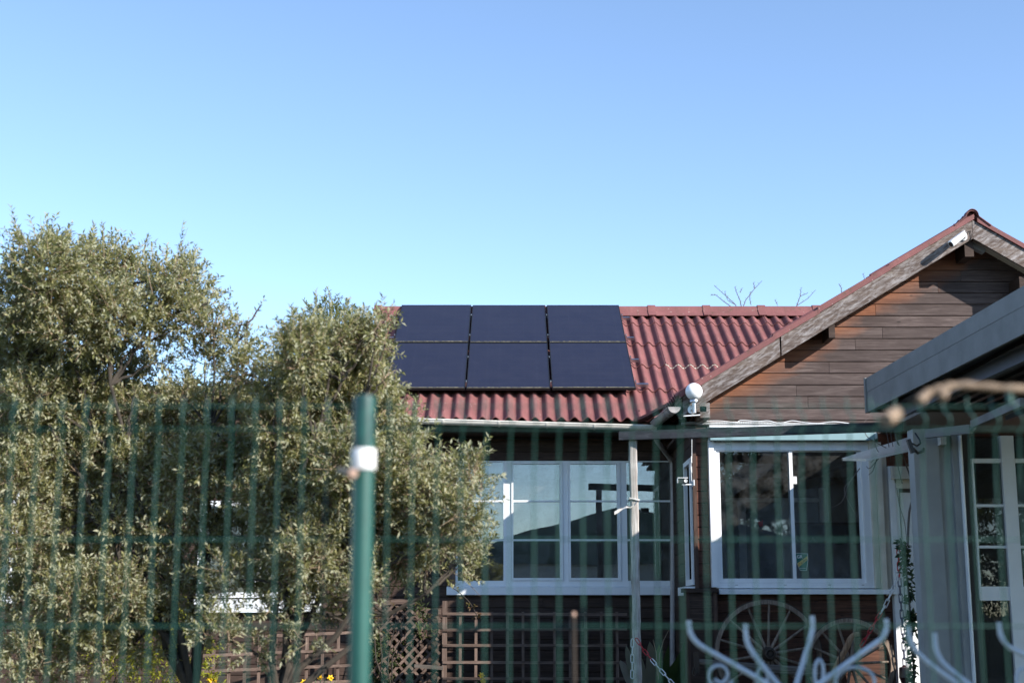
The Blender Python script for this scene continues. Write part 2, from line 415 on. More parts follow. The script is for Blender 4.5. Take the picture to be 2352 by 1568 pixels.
# ---- main roof
TH = R(32.3); E0 = P(1176, 962, 19.0)
UP = Vector((0, math.cos(TH), math.sin(TH))); NR = Vector((0, -math.sin(TH), math.cos(TH)))
def roof_s(y, off=0.0):
    q = on_plane(1176, y, E0 + NR * off, NR); return (q - E0).dot(UP)
WAVE, AMP = .177, .031
def sheet_mesh(name, L, waves, lift=.022, over=.05, th=.011, mat=None):
    per = 14; n = int(waves * per) + 4; V = []; F = []
    xs = [i * WAVE / per for i in range(n)]
    for top in (1, 0):
        for s_, lf in ((-over, lift), (L * .5, lift * .5), (L + .03, 0)):
            for x in xs: V.append((x, s_, AMP * math.cos(2 * math.pi * x / WAVE) + lf - (0 if top else th)))
    for t_ in range(2):
        for r_ in range(2):
            for i in range(n - 1):
                a = t_*3*n + r_*n + i; q = (a, a+1, a+1+n, a+n)
                F.append(q if t_ == 0 else q[::-1])
    for i in range(n - 1):
        F.append((i, i+3*n, i+1+3*n, i+1)); F.append((2*n+i, 2*n+i+1, 5*n+i+1, 5*n+i))
    for r_ in range(2):
        F.append((r_*n, r_*n+n, 3*n+r_*n+n, 3*n+r_*n)); e = n-1
        F.append((r_*n+e, 3*n+r_*n+e, 3*n+r_*n+n+e, r_*n+n+e))
    me = bpy.data.meshes.new(name); me.from_pydata(V, [], F); me.update(); shade(me, 35); me.materials.append(mat or MAT['tile']); return me
def place(name, me, parent, X, Y, Z, org):
    o = bpy.data.objects.new(name, me); COL.objects.link(o)
    o.matrix_basis = Matrix(((X.x, Y.x, Z.x, org.x), (X.y, Y.y, Z.y, org.y), (X.z, Y.z, Z.z, org.z), (0, 0, 0, 1)))
    if parent: setparent(o, parent)
    return o
XL = P(806, 955, 19.0).x                       # left verge
s_list = [0.0] + [roof_s(y) for y in (895, 840, 790, 744)] + [roof_s(721)]
SR = s_list[-1]
rb = MB(); b0 = E0 - NR * .05; b1 = E0 + UP * SR - NR * .05
rb.hexa([Vector((XL + .02, q.y, q.z)) for q in (b0 + UP * .05, b1, b1 - NR * .06, b0 + UP * .05 - NR * .06)],
        [Vector((XRET + 3.2, q.y, q.z)) for q in (b0 + UP * .05, b1, b1 - NR * .06, b0 + UP * .05 - NR * .06)])
roof = rb.build('roof', MAT['dark_wood'], house)
XV = Vector((1, 0, 0))
for k, (sa, sb) in enumerate(zip(s_list, s_list[1:])):
    me = sheet_mesh('roof_sheet', sb - sa, 5.12)
    for c in range(9):
        x = XL + c * 5 * WAVE
        if x + .3 > XRET + 3.2: continue
        org = E0 + UP * sa + NR * (rng.uniform(0, .006) + .004 * (c % 2)); org.x = x
        tilt = rng.uniform(-.002, .002); Xa = Vector((1, 0, tilt)).normalized()
        place('roof_sheet', me, roof, Xa, UP, NR, org)
# back slope
RT = E0 + UP * SR
bk = MB(); bk.hexa([(XL, RT.y, RT.z - .02), (XL, RT.y + 3.6, RT.z - .02 - 3.6 * math.tan(TH)), (XL, RT.y + 3.6, RT.z - .1 - 3.6 * math.tan(TH)), (XL, RT.y, RT.z - .1)],
                   [(7, RT.y, RT.z - .02), (7, RT.y + 3.6, RT.z - .02 - 3.6 * math.tan(TH)), (7, RT.y + 3.6, RT.z - .1 - 3.6 * math.tan(TH)), (7, RT.y, RT.z - .1)])
bk.build('back_slope', MAT['tile'], house)
# ridge caps: roll with two flanges and a raised collar
def ridge_profile(r, fl, th=0):
    pts = []
    cs, sn = math.cos(TH), math.sin(TH)
    pts.append((-r * .8 - fl * cs, -fl * sn - .012 + th)); pts.append((-r * .95, .0 + th))
    for k in range(9):
        a = math.pi * (1 - k / 8); pts.append((r * math.cos(a) * .86, r * math.sin(a) * .95 + .012 + th))
    pts.append((r * .95, .0 + th)); pts.append((r * .8 + fl * cs, -fl * sn - .012 + th)); return pts
def cap(parent, p0, p1, ax, collar=True, r=.085, fl=.17, name='ridge_cap'):
    az = Vector((0, 0, 1)); mb = MB(); p0 = Vector(p0); p1 = Vector(p1); d = (p1 - p0).normalized()
    def piece(a, b, th, rr):
        pr = ridge_profile(rr, fl + th); n = len(pr)
        out = [(x, z + th) for x, z in pr]; inn = [(x * .97, z + th - .008) for x, z in pr][::-1]
        loop = out + inn; N = len(loop)
        vs = [a + ax * u + az * w for u, w in loop] + [b + ax * u + az * w for u, w in loop]
        fs = [(i, (i+1) % N, (i+1) % N + N, i+N) for i in range(N)]
        fs += [(i, i+1, N-2-i, N-1-i) for i in range(n-1)] + [(N-1-i+N, N-2-i+N, i+1+N, i+N) for i in range(n-1)]
        mb.add(vs, fs)
    piece(p0, p1, 0.0, r)
    if collar: piece(p0 - d * .01, p0 + d * .115, .013, r + .006)
    return mb.build(name, MAT['tile'], parent, smooth=True)
YV = Vector((0, 1, 0))
xc = P(1488, 703, RT.y).x
xs_ = [xc + .885 * k for k in range(-9, 7)]
for a in xs_:
    if a + .885 < XL or a > 5.2: continue
    cap(roof, (max(a, XL - .04), RT.y, RT.z + .035), (a + .885, RT.y, RT.z + .035), YV)
# small fixing hooks on the sheets
for k, sa in enumerate(s_list[:-1]):
    for c in range(9):
        x = XL + c * 5 * WAVE + WAVE * 2
        if x > 5: continue
        q = E0 + UP * (sa + .16) + NR * (AMP + .012); q.x = x
        hk = MB(); hk.lathe([(0, .014), (.006, .014), (.006, .007), (.018, .006)], q, NR, 8)
        hk.build('roof_bolt', MAT['iron'], roof)

# pale sealant bead along one lap
xa_, xb_ = on_plane(1527, 840, E0, NR).x, on_plane(1662, 840, E0, NR).x
mb = MB(); pts = []
for i in range(90):
    x = xa_ + (xb_ - xa_) * i / 89; q = E0 + UP * (s_list[2] - .058) + NR * (AMP * math.cos(2 * math.pi * (x - XL) / WAVE) + .012); q.x = x; pts.append(q)
mb.tube(pts, [.006 + .003 * math.sin(i * 1.7) for i in range(90)], 6); mb.build('sealant_bead', MAT['cream'], roof, smooth=True)

# ---- gutter of the main roof
def halfpipe(parent, p0, p1, r, name, mat, brackets=0, lipped=True, caps=(False, False)):
    p0 = Vector(p0); p1 = Vector(p1); d = (p1 - p0).normalized(); ax = d.cross(Vector((0, 0, 1))).normalized(); az = ax.cross(d)
    def ringp(rr, n=12): return [(rr * math.cos(math.pi + math.pi * k / n), rr * math.sin(math.pi + math.pi * k / n)) for k in range(n + 1)]
    o_, i_ = ringp(r), ringp(r - .004)[::-1]; loop = [(-r - .008, .004), (-r - .008, -.010)] + o_ + [(r + .008, -.010), (r + .008, .004)] + i_
    N = len(loop); mb = MB()
    vs = [p0 + ax * a + az * b for a, b in loop] + [p1 + ax * a + az * b for a, b in loop]
    mb.add(vs, [(i, (i+1) % N, (i+1) % N + N, i+N) for i in range(N)])
    for e, pp in zip(caps, (p0, p1)):
        if e:
            pr = ringp(r + .006); n = len(pr)
            mb.add([pp + ax*a + az*b - d*.002 for a, b in pr] + [pp + ax*a + az*b + d*.006 for a, b in pr],
                   [tuple(range(n)), tuple(range(2*n-1, n-1, -1))] + [(i, i+n, (i+1) % n+n, (i+1) % n) for i in range(n)])
    g = mb.build(name, mat, parent, smooth=True)
    for b in brackets or []:
        c = p0 + d * b; br = MB(); pr = ringp(r + .007); n = len(pr)
        pr2 = ringp(r + .001)[::-1]; lp = pr + pr2; N = len(lp)
        vs = [c + ax*a + az*q for a, q in lp] + [c + d*.022 + ax*a + az*q for a, q in lp]
        br.add(vs, [(i, (i+1) % N, (i+1) % N+N, i+N) for i in range(N)] + [(i, i+1, N-2-i, N-1-i) for i in range(n-1)] + [(N-1-i+N, N-2-i+N, i+1+N, i+N) for i in range(n-1)])
        br.build('bracket', mat, g, smooth=True)
    return g
gl0, gl1 = P(820, 958, 18.92), P(1508, 978, 18.92)
L = (gl1 - gl0).length
fr = lambda x: (P(x, 970, 18.92).x - gl0.x)
halfpipe(house, gl0, gl1, .07, 'gutter', MAT['gutter'], brackets=[fr(890), fr(1017), fr(1145), fr(1255), fr(1364), fr(1470)], caps=(True, False))
# fascia under the eave and boxed soffit
m = MB(); fz = E0.z - .10
m.box(XL + .05, XRET - .02, 19.02, 19.045, fz - .06, fz + .04); m.build('fascia_board', MAT['dark_wood'], house)
m = MB(); m.box(XL + .05, XRET - .02, 19.05, YW + .05, fz - .06, fz - .045); m.build('soffit', MAT['dark_wood'], house)

# ---- main wall with window opening
xw0, xw1 = PX(1048, YW), PX(1541, YW); zw0, zw1 = PZ(1346, YW), PZ(1058, YW)
ZT = fz - .05
hole = (xw0, xw1, zw0, zw1)
XLW = XL + .18
m = MB(); wall_box(m, XLW, XRET, BASE, ZT, YW + .023, YW + .18, [hole]); mw = m.build('main_wall', MAT['dark_wood'], house)
pitch = .142; rows = [BASE + .02 + pitch * k for k in range(int((ZT - BASE - .02) / pitch) + 1)] + [ZT]
clad(mw, MAT['dark_wood'], XLW, XRET, rows, YW, [hole])
m = MB(); m.box(XLW, XLW + .16, YW + .18, 23.5, BASE, ZT); m.build('end_wall', MAT['dark_wood'], house)
m = MB(); m.box(XLW - .02, XLW + .09, YW - .022, YW - .001, BASE, ZT - .002); m.build('corner_board', MAT['dark_wood_v'], house)
# casing to the left of the window
m = MB(); m.box(xw0 - .09, xw0 - .004, YW - .045, YW - .001, zw0 - .02, PZ(1028, YW)); m.build('window_casing', MAT['trellis_wood_v'], house)

# main window
D = lambda x: PX(x, YW)
Zp = lambda y: PZ(y, YW)
f0, f1 = YW - .03, YW + .05
m = MB()
zt, zb = Zp(1058.5), Zp(1346); gt, gb = Zp(1061), Zp(1333)
m.box(xw0, xw1, f0, f1, gt, zt); m.box(xw0, xw1, f0, f1, zb, gb)
m.box(xw0, D(1053), f0 + .001, f1 - .001, gb, gt); m.box(D(1539.5), xw1, f0 + .001, f1 - .001, gb, gt)
for a, b in ((1156.5, 1174), (1292.5, 1304.5), (1424, 1438.5)): m.box(D(a), D(b), f0 + .001, f1 - .001, gb, gt)
win = m.build('window', MAT['white'], house, label='wide white four bay window of the main front')
for a, b in ((1174, 1292.5), (1304.5, 1424)):        # the two opening sashes
    m = MB(); w = D(a + 4.6) - D(a); xa_, xb_ = D(a) + .003, D(b) - .003; za_, zb_ = gb + .003, gt - .003; y0, y1 = f0 - .014, f1 - .02
    wr = .045
    m.box(xa_, xa_ + w, y0, y1, za_, zb_); m.box(xb_ - wr, xb_, y0, y1, za_, zb_)
    m.box(xa_ + w, xb_ - wr, y0 + .001, y1, za_, Zp(1326.6)); m.box(xa_ + w, xb_ - wr, y0 + .001, y1, Zp(1066), zb_)
    m.build('sash', MAT['white'], win)
for a, b, t_, bt in ((1053, 1156.5, 1061, 1333), (1178.5, 1285, 1066, 1326.6), (1309, 1416, 1066, 1326.6), (1438.5, 1539.5, 1061, 1333)):
    ys = [t_, 1150.6, 1239.8, bt]
    for y in (1150.6, 1239.8):
        m = MB(); m.box(D(a), D(b), f0 + .004, f0 + .022, Zp(y + 2.1), Zp(y - 2.1)); m.build('glazing_bar', MAT['white'], win)
    for k, (ya, yb) in enumerate(zip(ys, ys[1:])):
        m = MB(); m.box(D(a) + .001, D(b) - .001, f0 + .024, f0 + .030, Zp(yb - (2 if k < 2 else 0)), Zp(ya + (2 if k else 0))); m.build('pane', MAT['glass'], win)
m = MB(); a, b = D(1028.6), D(1546)
m.hexa([(a, YW - .09, Zp(1365.5)), (b, YW - .09, Zp(1365.5)), (b, YW - .001, Zp(1365.5)), (a, YW - .001, Zp(1365.5))],
       [(a, YW - .09, Zp(1348)), (b, YW - .09, Zp(1348)), (b, YW - .001, Zp(1345.4)), (a, YW - .001, Zp(1345.4))])
m.build('sill', MAT['white'], win)

# room behind the main window
m = MB(); m.box(XLW + .2, 7.2, 22.8, 22.85, BASE, ZT); m.box(XRET + .3, 7.2, 21.6, 22.79, ZT - .35, ZT - .30); m.box(XLW + .2, XRET + .2, YW + .2, 22.8, BASE, BASE + .3); m.box(XLW + .2, XRET + .2, YW + .2, 22.8, ZT - .3, ZT - .25)
m.build('room_shell', MAT['interior'], house)

# ---- return wall of the gable wing (faces left) with its narrow window
zs0, zs1 = PZ(1342, YG), PZ(1050, YG)
m = MB(); ya, yb = YG + .06, YG + .75
m.box(XRET, XRET + .12, YG + .02, ya, BASE, 3.9); m.box(XRET, XRET + .12, yb, YW, BASE, 3.9)
m.box(XRET, XRET + .12, ya, yb, BASE, zs0); m.box(XRET, XRET + .12, ya, yb, zs1, 3.9)
rw = m.build('return_wall', MAT['dark_wood'], house)
for k in range(24):
    z = BASE + .142 * k
    for (p, q) in ((YG + .02, ya), (yb, YW)):
        if not (zs0 - .05 < z < zs1): p, q = YG + .02, YW
        mb = MB(); mb.box(XRET - .02, XRET - .001, p, q, z + .004, min(z + .138, 3.9)); mb.build('cladding_board', MAT['dark_wood'], rw)
        if p == YG + .02 and q == YW: break
m = MB(); x0, x1 = XRET - .045, XRET - .0005
m.box(x0, x1, ya, ya + .09, zs0, zs1); m.box(x0, x1, yb - .06, yb, zs0, zs1); m.box(x0, x1, ya + .09, yb - .06, zs0, zs0 + .07); m.box(x0, x1, ya + .09, yb - .06, zs1 - .06, zs1)
sw = m.build('window', MAT['white'], house, label='narrow white side window beside the downpipe')
m = MB(); m.box(XRET + .06, XRET + .066, ya + .02, yb - .02, zs0 + .07, zs1 - .06); m.build('pane', MAT['glass_dark'], sw)
m = MB(); m.box(XRET + .09, XRET + .11, ya + .02, yb - .02, zs0 + .02, zs1 - .02); m.build('blind', MAT['interior'], sw)  # dark panel added to block the bright view through the side pane
m = MB(); m.box(XRET - .14, XRET - .022, ya - .05, yb + .04, zs0 - .12, zs0 - .02); m.build('sill', MAT['white'], sw)

# ---- gable front wall
g = lambda x: PX(x, YG); gz_ = lambda y: PZ(y, YG)
XRG = 9.2
gh = (g(1630), g(2021), gz_(1350), gz_(984))          # window and blind box
dh = (g(2047), g(2047) + 1.15, BASE, gz_(1101))       # door
m = MB(); wall_box(m, XRET, XRG, BASE, 4.02, YG + .023, YG + .16, [gh, dh])
zt_in = ZA - .10
m.prism_xz([(XRET, 4.02), (XRG, 4.02), (XA + (zt_in - 4.02) / SL, 4.02), (XA, zt_in), (XA - (zt_in - 4.02) / SL, 4.02)][0:0] or
           [(XA - (zt_in - 4.021) / SL, 4.021), (XA + (zt_in - 4.021) / SL, 4.021), (XA, zt_in)], YG + .023, YG + .16)
gw = m.build('gable_wall', MAT['gable_wood'], house)
gp = (gz_(621) - gz_(964.3)) / 13
zr = gz_(964.3)
n_dn = int((zr - BASE) / gp)
rows = [zr + gp * k for k in range(-n_dn, 24)]
cutf = lambda z: (XA - (zt_in - z) / SL, XA + (zt_in - z) / SL)
joints = {}
def jr(ytop, xs): joints[int(round((gz_((ytop)) - zr) / gp)) + n_dn - 1] = [g(x) for x in xs]
for yt, xs in ((621, [2236]), (673.6, [2332]), (699.4, [2030.5]), (752.7, [2043.7]), (779, [1979]), (832, [1915.5]), (884.6, [1837]), (910.3, [1863]), (937.3, [2120]), (858, [2090]), (805.5, [2150]), (648, [2180])): jr(yt, xs)
def gmat(k):
    z = rows[k]
    return MAT['gable_wood'] if z > gz_(1000) else (MAT['low_wood'] if z < gz_(1345) else MAT['red_wood'])
clad(gw, gmat, g(1599.5), 7.3, rows, YG, [gh, (g(2035), g(2047) + 1.16, BASE, gz_(1073))], cut=cutf, joints=joints)
# left pier corner post
m = MB(); m.box(XRET - .022, g(1599.3), YG - .03, YG + .02, BASE, gz_(1003)); m.build('corner_post', MAT['dark_wood_v'], house)
# low timber box in front of the pier
lp = lambda x: PX(x, 17.1, 1400)
m = MB(); x0, x1 = lp(1575), lp(1648); zc = PZ(1360, 17.1)
m.box(x0 + .01, x1 - .01, 17.12, YG - .032, BASE, zc)
lb = m.build('boxed_pier', MAT['dark_wood'], house)
for z0 in [BASE + .142 * k for k in range(int((zc - BASE) / .142) + 1)]:
    mb = MB(); mb.box(x0 + .045, x1 - .045, 17.105, 17.119, z0 + .003, min(z0 + .139, zc)); mb.build('cladding_board', MAT['dark_wood'], lb)
for a, b in ((x0, x0 + .045), (x1 - .045, x1)): mb = MB(); mb.box(a, b, 17.095, 17.119, BASE, zc); mb.build('edge_strip', MAT['dark_wood_v'], lb)
mb = MB(); mb.box(x0 - .02, x1 + .02, 17.07, YG - .033, zc + .001, zc + .05); mb.build('cap', MAT['dark_wood'], lb)

# ---- gable roof
GA = math.atan(SL); cg, sg = math.cos(GA), math.sin(GA)
UL, NL = Vector((cg, 0, sg)), Vector((-sg, 0, cg)); UR, NRr = Vector((-cg, 0, sg)), Vector((sg, 0, cg))
XE = 2.02; sl = (XA - XE) / cg
m = MB()
zt = lambda x: ZA - SL * abs(x - XA)
m.add([(XE, YR + .003, zt(XE) + .01), (XA, YR + .003, zt(XA) + .01), (XA, YR + .003, zt(XA) - .03), (XE, YR + .003, zt(XE) - .03), (XE, 22.6, zt(XE) + .01), (XA, 22.6, zt(XA) + .01), (XA, 22.6, zt(XA) - .03), (XE, 22.6, zt(XE) - .03)],
      [(0,1,2,3), (7,6,5,4), (0,4,5,1), (1,5,6,2), (2,6,7,3), (3,7,4,0)])
xe2 = 9.3
m.add([(XA + .001, YR + .003, zt(XA) + .01), (xe2, YR + .003, zt(xe2) + .01), (xe2, YR + .003, zt(xe2) - .03), (XA + .001, YR + .003, zt(XA) - .03), (XA + .001, 22.6, zt(XA) + .01), (xe2, 22.6, zt(xe2) + .01), (xe2, 22.6, zt(xe2) - .03), (XA + .001, 22.6, zt(XA) - .03)],
      [(0,1,2,3), (7,6,5,4), (0,4,5,1), (1,5,6,2), (2,6,7,3), (3,7,4,0)])
gro = m.build('gable_roof', MAT['dark_wood'], house)
cl = sl / 3
gm = sheet_mesh('roof_sheet', cl, 5.12)
for k in range(3):
    for c in range(7):
        y = YR - .02 + .885 * c
        off = .042 + rng.uniform(0, .004)
        o = Vector((XE, 0, zt(XE) + off)) + UL * (cl * k); o.y = y + .905
        if o.y < 22.9: place('roof_sheet', gm, gro, Vector((0, -1, 0)), UL, NL, o)
        o = Vector((xe2, 0, zt(xe2) + off)) + UR * (cl * k); o.y = y
        if o.y < 21.9: place('roof_sheet', gm, gro, Vector((0, 1, 0)), UR, NRr, o)
cap(gro, (XA, YR - .07, ZA + .022), (XA, 22.5, ZA + .022), XV, collar=True, r=.085, fl=.17)
# verge strips (stepped red edge pieces)
vx = [XE, g(1790) - .1, PX(1892, YR) , PX(2065, YR), XA]
for k, (a, b) in enumerate(zip(vx, vx[1:])):
    mb = MB(); q = .010 + .008 * ((k + 1) % 2)
    mb.hexa([(a, YR - .065 - q*.3, zt(a) + .005), (b + .02, YR - .065 - q*.3, zt(b) + .005), (b + .02, YR + .10, zt(b) + .005), (a, YR + .10, zt(a) + .005)],
            [(a, YR - .065 - q*.3, zt(a) + .07 + q), (b + .02, YR - .065 - q*.3, zt(b) + .058 + q), (b + .02, YR + .10, zt(b) + .058 + q), (a, YR + .10, zt(a) + .07 + q)])
    mb.build('verge_strip', MAT['tile'], gro)
for a, b in ((XA + .06, XA + 1.5), (XA + 1.49, xe2)):
    mb = MB(); mb.hexa([(a, YR - .065, zt(a) + .005), (b, YR - .065, zt(b) + .005), (b, YR + .10, zt(b) + .005), (a, YR + .10, zt(a) + .005)],
            [(a, YR - .065, zt(a) + .066), (b, YR - .065, zt(b) + .066), (b, YR + .10, zt(b) + .066), (a, YR + .10, zt(a) + .066)]); mb.build('verge_strip', MAT['tile'], gro)
# rake boards
xj = PX(1803, YR)
for a, b, gap in ((PX(1572, YR), xj - .012, 0), (xj + .008, XA - .003, 0), (XA + .003, xe2, 0)):
    mb = MB(); n = 14; hgt = .235; y0, y1 = YR - .04, YR
    for s_ in range(1):
        mb.hexa([(a, y0, zt(a) - hgt), (b, y0, zt(b) - hgt), (b, y1, zt(b) - hgt), (a, y1, zt(a) - hgt)], [(a, y0, zt(a)), (b, y0, zt(b)), (b, y1, zt(b)), (a, y1, zt(a))])
    mb.build('rake_board', MAT['rake_wood'], gro)
# soffit under the verge
for a, b, mt in ((XE, XA, 'dark_wood'), (XA + .002, xe2, 'cream')):
    mb = MB(); mb.hexa([(a, YR + .002, zt(a) - .115), (b, YR + .002, zt(b) - .115), (b, YG + .02, zt(b) - .115), (a, YG + .02, zt(a) - .115)],
                       [(a, YR + .002, zt(a) - .095), (b, YR + .002, zt(b) - .095), (b, YG + .02, zt(b) - .095), (a, YG + .02, zt(a) - .095)]); mb.build('soffit', MAT[mt], gro)
# purlin ends under the verge
for x, y, w, h in ((2222, 577, .11, .17), (1908, 765, .075, .14), (2345, 660, .08, .12)):
    q = P(x, y, YR + .1); mb = MB(); mb.box(q.x - w/2, q.x + w/2, YR + .03, YG + .03, q.z - h/2, q.z + h/2 + .06); mb.build('purlin_end', MAT['dark_wood'], gro)
# carved block at the foot of the rake
q0, q1 = P(1607, 960, YR + .05), P(1629, 926, YR + .05)
mb = MB(); mb.box(q0.x, q1.x, YR + .002, YG, q0.z, q1.z); mb.build('rake_block', MAT['rake_wood'], gro)
q0, q1 = P(1571, 952, YR + .05), P(1606, 934, YR + .05)
mb = MB(); mb.box(q0.x, q1.x + .08, YR + .002, YG, q0.z + .03, q1.z); mb.build('rake_foot', MAT['rake_wood'], gro)
# gutter of the gable wing's left eave, seen end on
e1 = P(1549, 934, 16.92); e0 = Vector((e1.x - .02, 19.0, P(1500, 968, 18.9).z))
halfpipe(house, e0, e1, .068, 'gutter', MAT['pipe'], brackets=[1.55, 1.9], caps=(False, True))
# torn valley flashing of roof sheet
mb = MB()
vp = [P(1455, 968, 18.95), P(1480, 958, 18.85), P(1505, 945, 18.6), P(1530, 932, 18.2), P(1548, 922, 17.8)]
for a, b in zip(vp, vp[1:]): mb.hexa([a, b, b + Vector((.1, .12, .0)), a + Vector((.1, .12, 0))], [k + Vector((0, 0, .035)) for k in (a, b, b + Vector((.1, .12, .0)), a + Vector((.1, .12, 0)))])
mb.build('valley_flashing', MAT['tile'], house)
# downpipe with its elbow
mb = MB(); pts = [P(1503, 985, 18.95), P(1505, 1000, 18.98), P(1511, 1014, 19.08), P(1527, 1036, 19.4), P(1541, 1055, 19.6), P(1545.5, 1066, 19.62), P(1546, 1090, 19.62), P(1546, 1300, 19.62), P(1545, 1462, 19.62), P(1545, 1568, 19.62)]
mb.tube(pts, .038, 14); dp = mb.build('downpipe', MAT['pipe'], house, smooth=True)
mb = MB(); mb.tube([P(1545.5, 1062, 19.62), P(1545.8, 1078, 19.62)], .044, 14); mb.build('pipe_collar', MAT['pipe'], dp, smooth=True)
# timber panel joining the two eaves behind the lamp
mb = MB(); mb.box(XE + .08, XRET, YG - .2, YW, 3.72, 3.76); mb.build('soffit', MAT['dark_wood'], house)

# ---- gable window: roller blind box, frame, two sliding sashes
m = MB(); y0, y1 = YG - .06, YG + .07
X0, X1 = g(1639), g(1994); Zb, Ztp = gz_(1350), gz_(1016)
m.box(X0, X1, y0, y1, gz_(1035), Ztp); m.box(X0, X1, y0, y1, Zb, gz_(1338))
m.box(X0, g(1645), y0 + .001, y1, gz_(1338), gz_(1035)); m.box(g(1977), X1, y0 + .001, y1, gz_(1338), gz_(1035))
gwn = m.build('window', MAT['white'], house, label='large white sliding window in the gable front')
for a, b, yo in ((1645, 1820, .0), (1810, 1977, .03)):
    m = MB(); ya_, yb_ = y0 + .02 + yo, y0 + .045 + yo; za_, zb_ = gz_(1337.5), gz_(1035.5); fw = .042
    m.box(g(a), g(a) + fw, ya_, yb_, za_, zb_); m.box(g(b) - fw, g(b), ya_, yb_, za_, zb_)
    m.box(g(a) + fw, g(b) - fw, ya_, yb_, za_, za_ + .05); m.box(g(a) + fw, g(b) - fw, ya_, yb_, zb_ - .012, zb_)
    s_ = m.build('sash', MAT['white'], gwn)
    m = MB(); m.box(g(a) + fw, g(b) - fw, ya_ + .010, ya_ + .015, za_ + .05, zb_ - .012); m.build('pane', MAT['glass_dark'], gwn)
m = MB(); m.box(g(1627), g(1639) - .001, YG - .10, YG + .02, gz_(1348), gz_(1012)); m.build('guide_rail', MAT['white'], gwn)
m = MB(); m.box(g(1994) + .001, g(2006), YG - .11, YG + .02, gz_(1350), gz_(1014)); m.build('guide_rail', MAT['cream'], gwn)
m = MB(); m.box(g(2007), g(2021), YG - .13, YG + .02, gz_(1354), gz_(1018)); m.build('guide_rail', MAT['cream'], gwn)
m = MB(); a, b = g(1641), g(2041)
m.hexa([(a, YG - .15, gz_(1364)), (b, YG - .15, gz_(1364)), (b, YG - .001, gz_(1364)), (a, YG - .001, gz_(1364))],
       [(a, YG - .15, gz_(1354)), (b, YG - .15, gz_(1354)), (b, YG - .001, gz_(1350.6)), (a, YG - .001, gz_(1350.6))]); m.build('sill', MAT['white'], gwn)
m = MB(); m.box(g(1629), g(2005), YG - .20, YG + .02, gz_(1014.5), gz_(986)); 
MAT['blind_box'] = plain('blind_box', (.2, .31, .33), .5, c2=(.17, .27, .29))  # teal darkened so the colour carries the shade on the box
bb = m.build('blind_box', MAT['blind_box'], gwn)
m = MB(); m.box(g(1627), g(2007), YG - .21, YG - .001, gz_(985.8), gz_(981)); m.build('box_lid', MAT['white'], bb)
m = MB(); m.box(g(2005) + .001, g(2012), YG - .16, YG - .02, gz_(1010), gz_(992)); m.build('hinge_plate', MAT['white'], bb)
for x in (1680, 1790, 1890, 1965):
    m = MB(); m.box(g(x), g(x + 6), YG - .064, YG - .0605, gz_(1343.6), gz_(1342)); m.build('drain_cap', MAT['grey_plastic'], gwn)
# small latch plate on the meeting stile
m = MB(); m.box(g(1820), g(1829.5), YG - .02, YG - .012, gz_(1111), gz_(1094)); m.build('latch_plate', MAT['white_plastic'], gwn)

# room behind the gable window
rx0, rx1 = XRET + .13, 7.0
m = MB(); m.box(rx0, rx1, 21.5, 21.55, BASE, 3.6); m.box(rx0, rx1, YG + .17, 21.5, 3.55, 3.6); m.box(rx0, rx1, YG + .17, 21.5, BASE, BASE + .1)
m.build('room_shell', MAT['interior'], house)
# ---- door at the right of the gable front, with roller shutter box and cream pilasters
m = MB(); m.box(g(2021) + .002, g(2035), YG - .05, YG + .02, gz_(1364) - .02, gz_(1045)); m.build('pilaster', MAT['cream'], house)
m = MB(); m.box(g(2036), g(2050), YG - .10, YG + .02, BASE, gz_(1072)); m.box(g(2050), g(2058), YG - .085, YG + .02, BASE, gz_(1110)); m.build('pilaster', MAT['white'], house)
m = MB(); m.box(g(2041), g(2047) + 1.1, YG - .19, YG - .105, gz_(1102), gz_(1074)); sb_ = m.build('shutter_box', MAT['cream'], house)
m = MB(); m.box(g(2053), g(2047) + 1.1, YG - .10, YG - .02, gz_(1122), gz_(1103)); m.build('shutter_slat', MAT['cream'], sb_)
m = MB(); dx0, dx1 = g(2064), g(2047) + 1.1; dz1 = gz_(1131)
m.box(dx0, dx0 + .13, YG - .03, YG + .05, BASE, dz1); m.box(dx1 - .13, dx1, YG - .03, YG + .05, BASE, dz1); m.box(dx0 + .13, dx1 - .13, YG - .03, YG + .05, dz1 - .13, dz1); m.box(dx0 + .13, dx1 - .13, YG - .03, YG + .05, BASE, BASE + .2)
dr = m.build('door', MAT['white'], house, label='white framed glazed door beside the gable window')
m = MB(); m.box(dx0 + .131, dx0 + .16, YG - .015, YG + .03, BASE + .2, dz1 - .13); m.build('door_seal', MAT['black'], dr)
m = MB(); m.box(dx0 + .16, dx1 - .13, YG + .0, YG + .006, BASE + .2, dz1 - .13); m.build('pane', MAT['glass_dark'], dr)
for y0_, y1_, c, mt in ((1150, 1162, 0, 'blue'), (1282, 1300, 0, 'wht'), (1303, 1318, 0, 'ylw'), (1324, 1338, 0, 'ylw'), (1338, 1343, 0, 'blue')):
    if mt not in MAT: MAT[mt] = plain('poster_' + mt, {'blue': (.06, .22, .5), 'wht': (.75, .76, .78), 'ylw': (.68, .62, .36)}[mt], .6)
    m = MB(); m.box(dx0 + .175, dx0 + .26, YG - .006, YG - .002, gz_(y1_), gz_(y0_)); m.build('door_notice', MAT[mt], dr)
